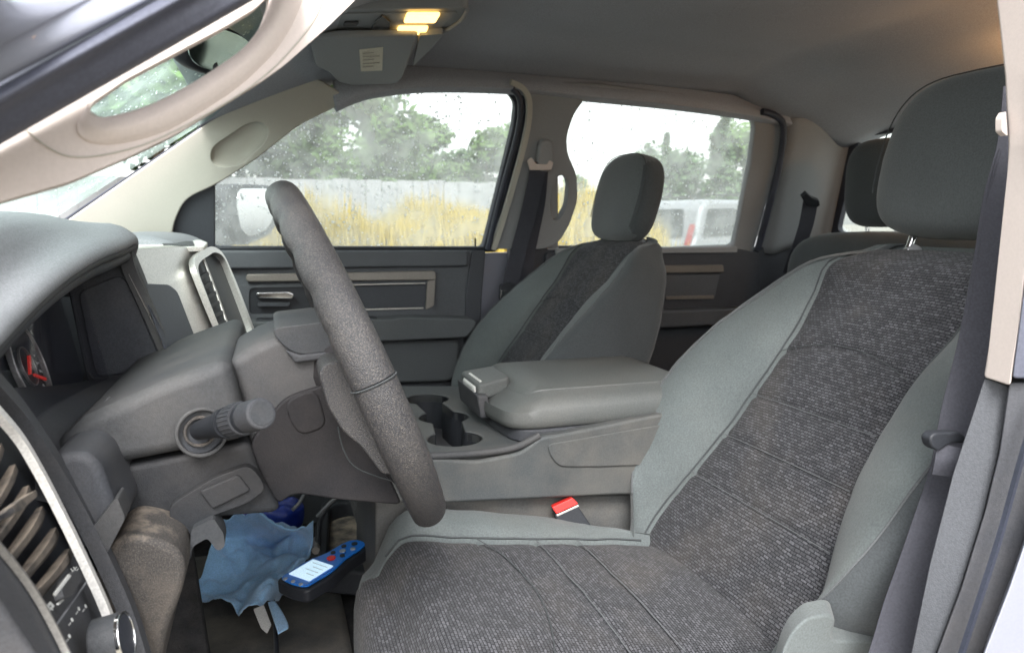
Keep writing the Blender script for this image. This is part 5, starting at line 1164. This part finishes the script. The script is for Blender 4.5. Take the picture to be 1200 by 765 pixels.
pil('painted_jamb', [(1264, 448), (1213, 600), (1182, 690), (1153, 765), (1127, 850)], [(1420, 460), (1400, 580), (1390, 660), (1380, 765), (1370, 850)], .435, .40, 'paint_silver', .006, (.05, .034, 0))
slab('screw_cap', rnd([pY(a, b, .497) for a, b in [(1174, 138), (1179, 130), (1181, 160), (1174, 154)]], .002), (0, .006, 0), 'cream_trim', nb, bevel=.003)
sbt = thing('driver_seat_belt', pY(1120, 500, .56), 'dark driver seat belt running down past the near seat bolster', 'seat belt')
def belt_c(px, py, Y): return pY(px, py, Y)
strap('webbing', [belt_c(a, b, Y) for a, b, Y in ((1204, 100, .60), (1196, 172, .60), (1180, 235, .59), (1170, 300, .58), (1152, 400, .565), (1131, 488, .55), (1118, 555, .545), (1090, 640, .54), (1064, 713, .54), (1048, 765, .54), (1020, 850, .54))], (.8, -.6, .1), .044, .0022, 'webbing', sbt)
for e_ in (-.019, .019):
    wvx = Vector((.8, -.6, .1)).normalized()
    tube('webbing_edge', [belt_c(a, b, Y) + wvx * e_ for a, b, Y in ((1196, 172, .60), (1180, 235, .59), (1170, 300, .58), (1152, 400, .565), (1131, 488, .55), (1118, 555, .545), (1090, 640, .54), (1064, 713, .54), (1048, 765, .54), (1020, 850, .54))], .0016, 'webbing', sbt, seg=6)
lt_ = slab('latch_plate', rnd([belt_c(a, b, .522) for a, b in [(1090, 513), (1096, 507), (1125, 506), (1132, 511), (1132, 519), (1112, 520), (1100, 529), (1092, 524)]], .004), (0, .012, 0), 'black_plastic', sbt, bevel=.004, segs=4)
strap('webbing_fold', [belt_c(1119, 524, .522), belt_c(1116, 540, .519), belt_c(1112, 557, .522)], (.8, -.6, .1), .030, .004, 'webbing', sbt)
# rest of the near side: rear door and roof edge close the cab (seen only from elsewhere)
nd = thing('driver_rear_door', (1.4, .47, .7), 'closed rear door on the driver side behind the near pillar', 'door')
slab('door_card', [Vector((.78, .50, .55)), Vector((2.0, .50, .55)), Vector((1.95, .50, 1.27)), Vector((.78, .50, 1.27))], (0, -.06, 0), 'door_dark', nd)
slab('window_frame', [Vector((.80, .50, 1.27)), Vector((1.93, .50, 1.27)), Vector((1.86, .62, 1.74)), Vector((.78, .62, 1.76))], (0, -.04, 0), 'seal', nd, holes=[rnd([Vector((.95, .51, 1.31)), Vector((1.62, .51, 1.31)), Vector((1.55, .60, 1.66)), Vector((.95, .60, 1.68))], .05)])
slab('window_glass', [Vector((.95, .49, 1.31)), Vector((1.62, .49, 1.31)), Vector((1.55, .58, 1.66)), Vector((.95, .58, 1.68))], (0, -.004, 0), 'side_glass', nd, bevel=0)
strip_r = slab('roof_rail_trim', [Vector((.05, .60, 1.70)), Vector((.9, .60, 1.74)), Vector((1.9, .60, 1.70)), Vector((1.9, .54, 1.76)), Vector((.9, .54, 1.81)), Vector((.05, .54, 1.76))], (0, .03, .0), 'headliner', bevel=.008)
tag(strip_r, 'padded rail along the roof edge over the driver door', 'roof rail', kind='structure')
sill = slab('door_sill', [Vector((-.35, .42, .48)), Vector((.9, .42, .48)), Vector((.9, .42, .60)), Vector((-.35, .42, .60))], (0, .12, 0), 'paint_silver', bevel=.01)
tag(sill, 'silver sill under the open driver door', 'door sill', kind='structure')
hood = loft('bonnet', [[Vector((-1.05, YC + s * .85, 1.12 - .10 * abs(s) ** 2)) for s in (-1, -.7, -.3, 0, .3, .7, 1)], [Vector((-1.7, YC + s * .87, 1.12 - .14 * abs(s) ** 2)) for s in (-1, -.7, -.3, 0, .3, .7, 1)], [Vector((-2.3, YC + s * .85, 1.04 - .16 * abs(s) ** 2)) for s in (-1, -.7, -.3, 0, .3, .7, 1)]], 'paint_silver', nu=3, nv=4, sharp=80, thick=.01)
tag(hood, 'silver bonnet of the truck beyond the windscreen', 'bonnet', kind='structure')
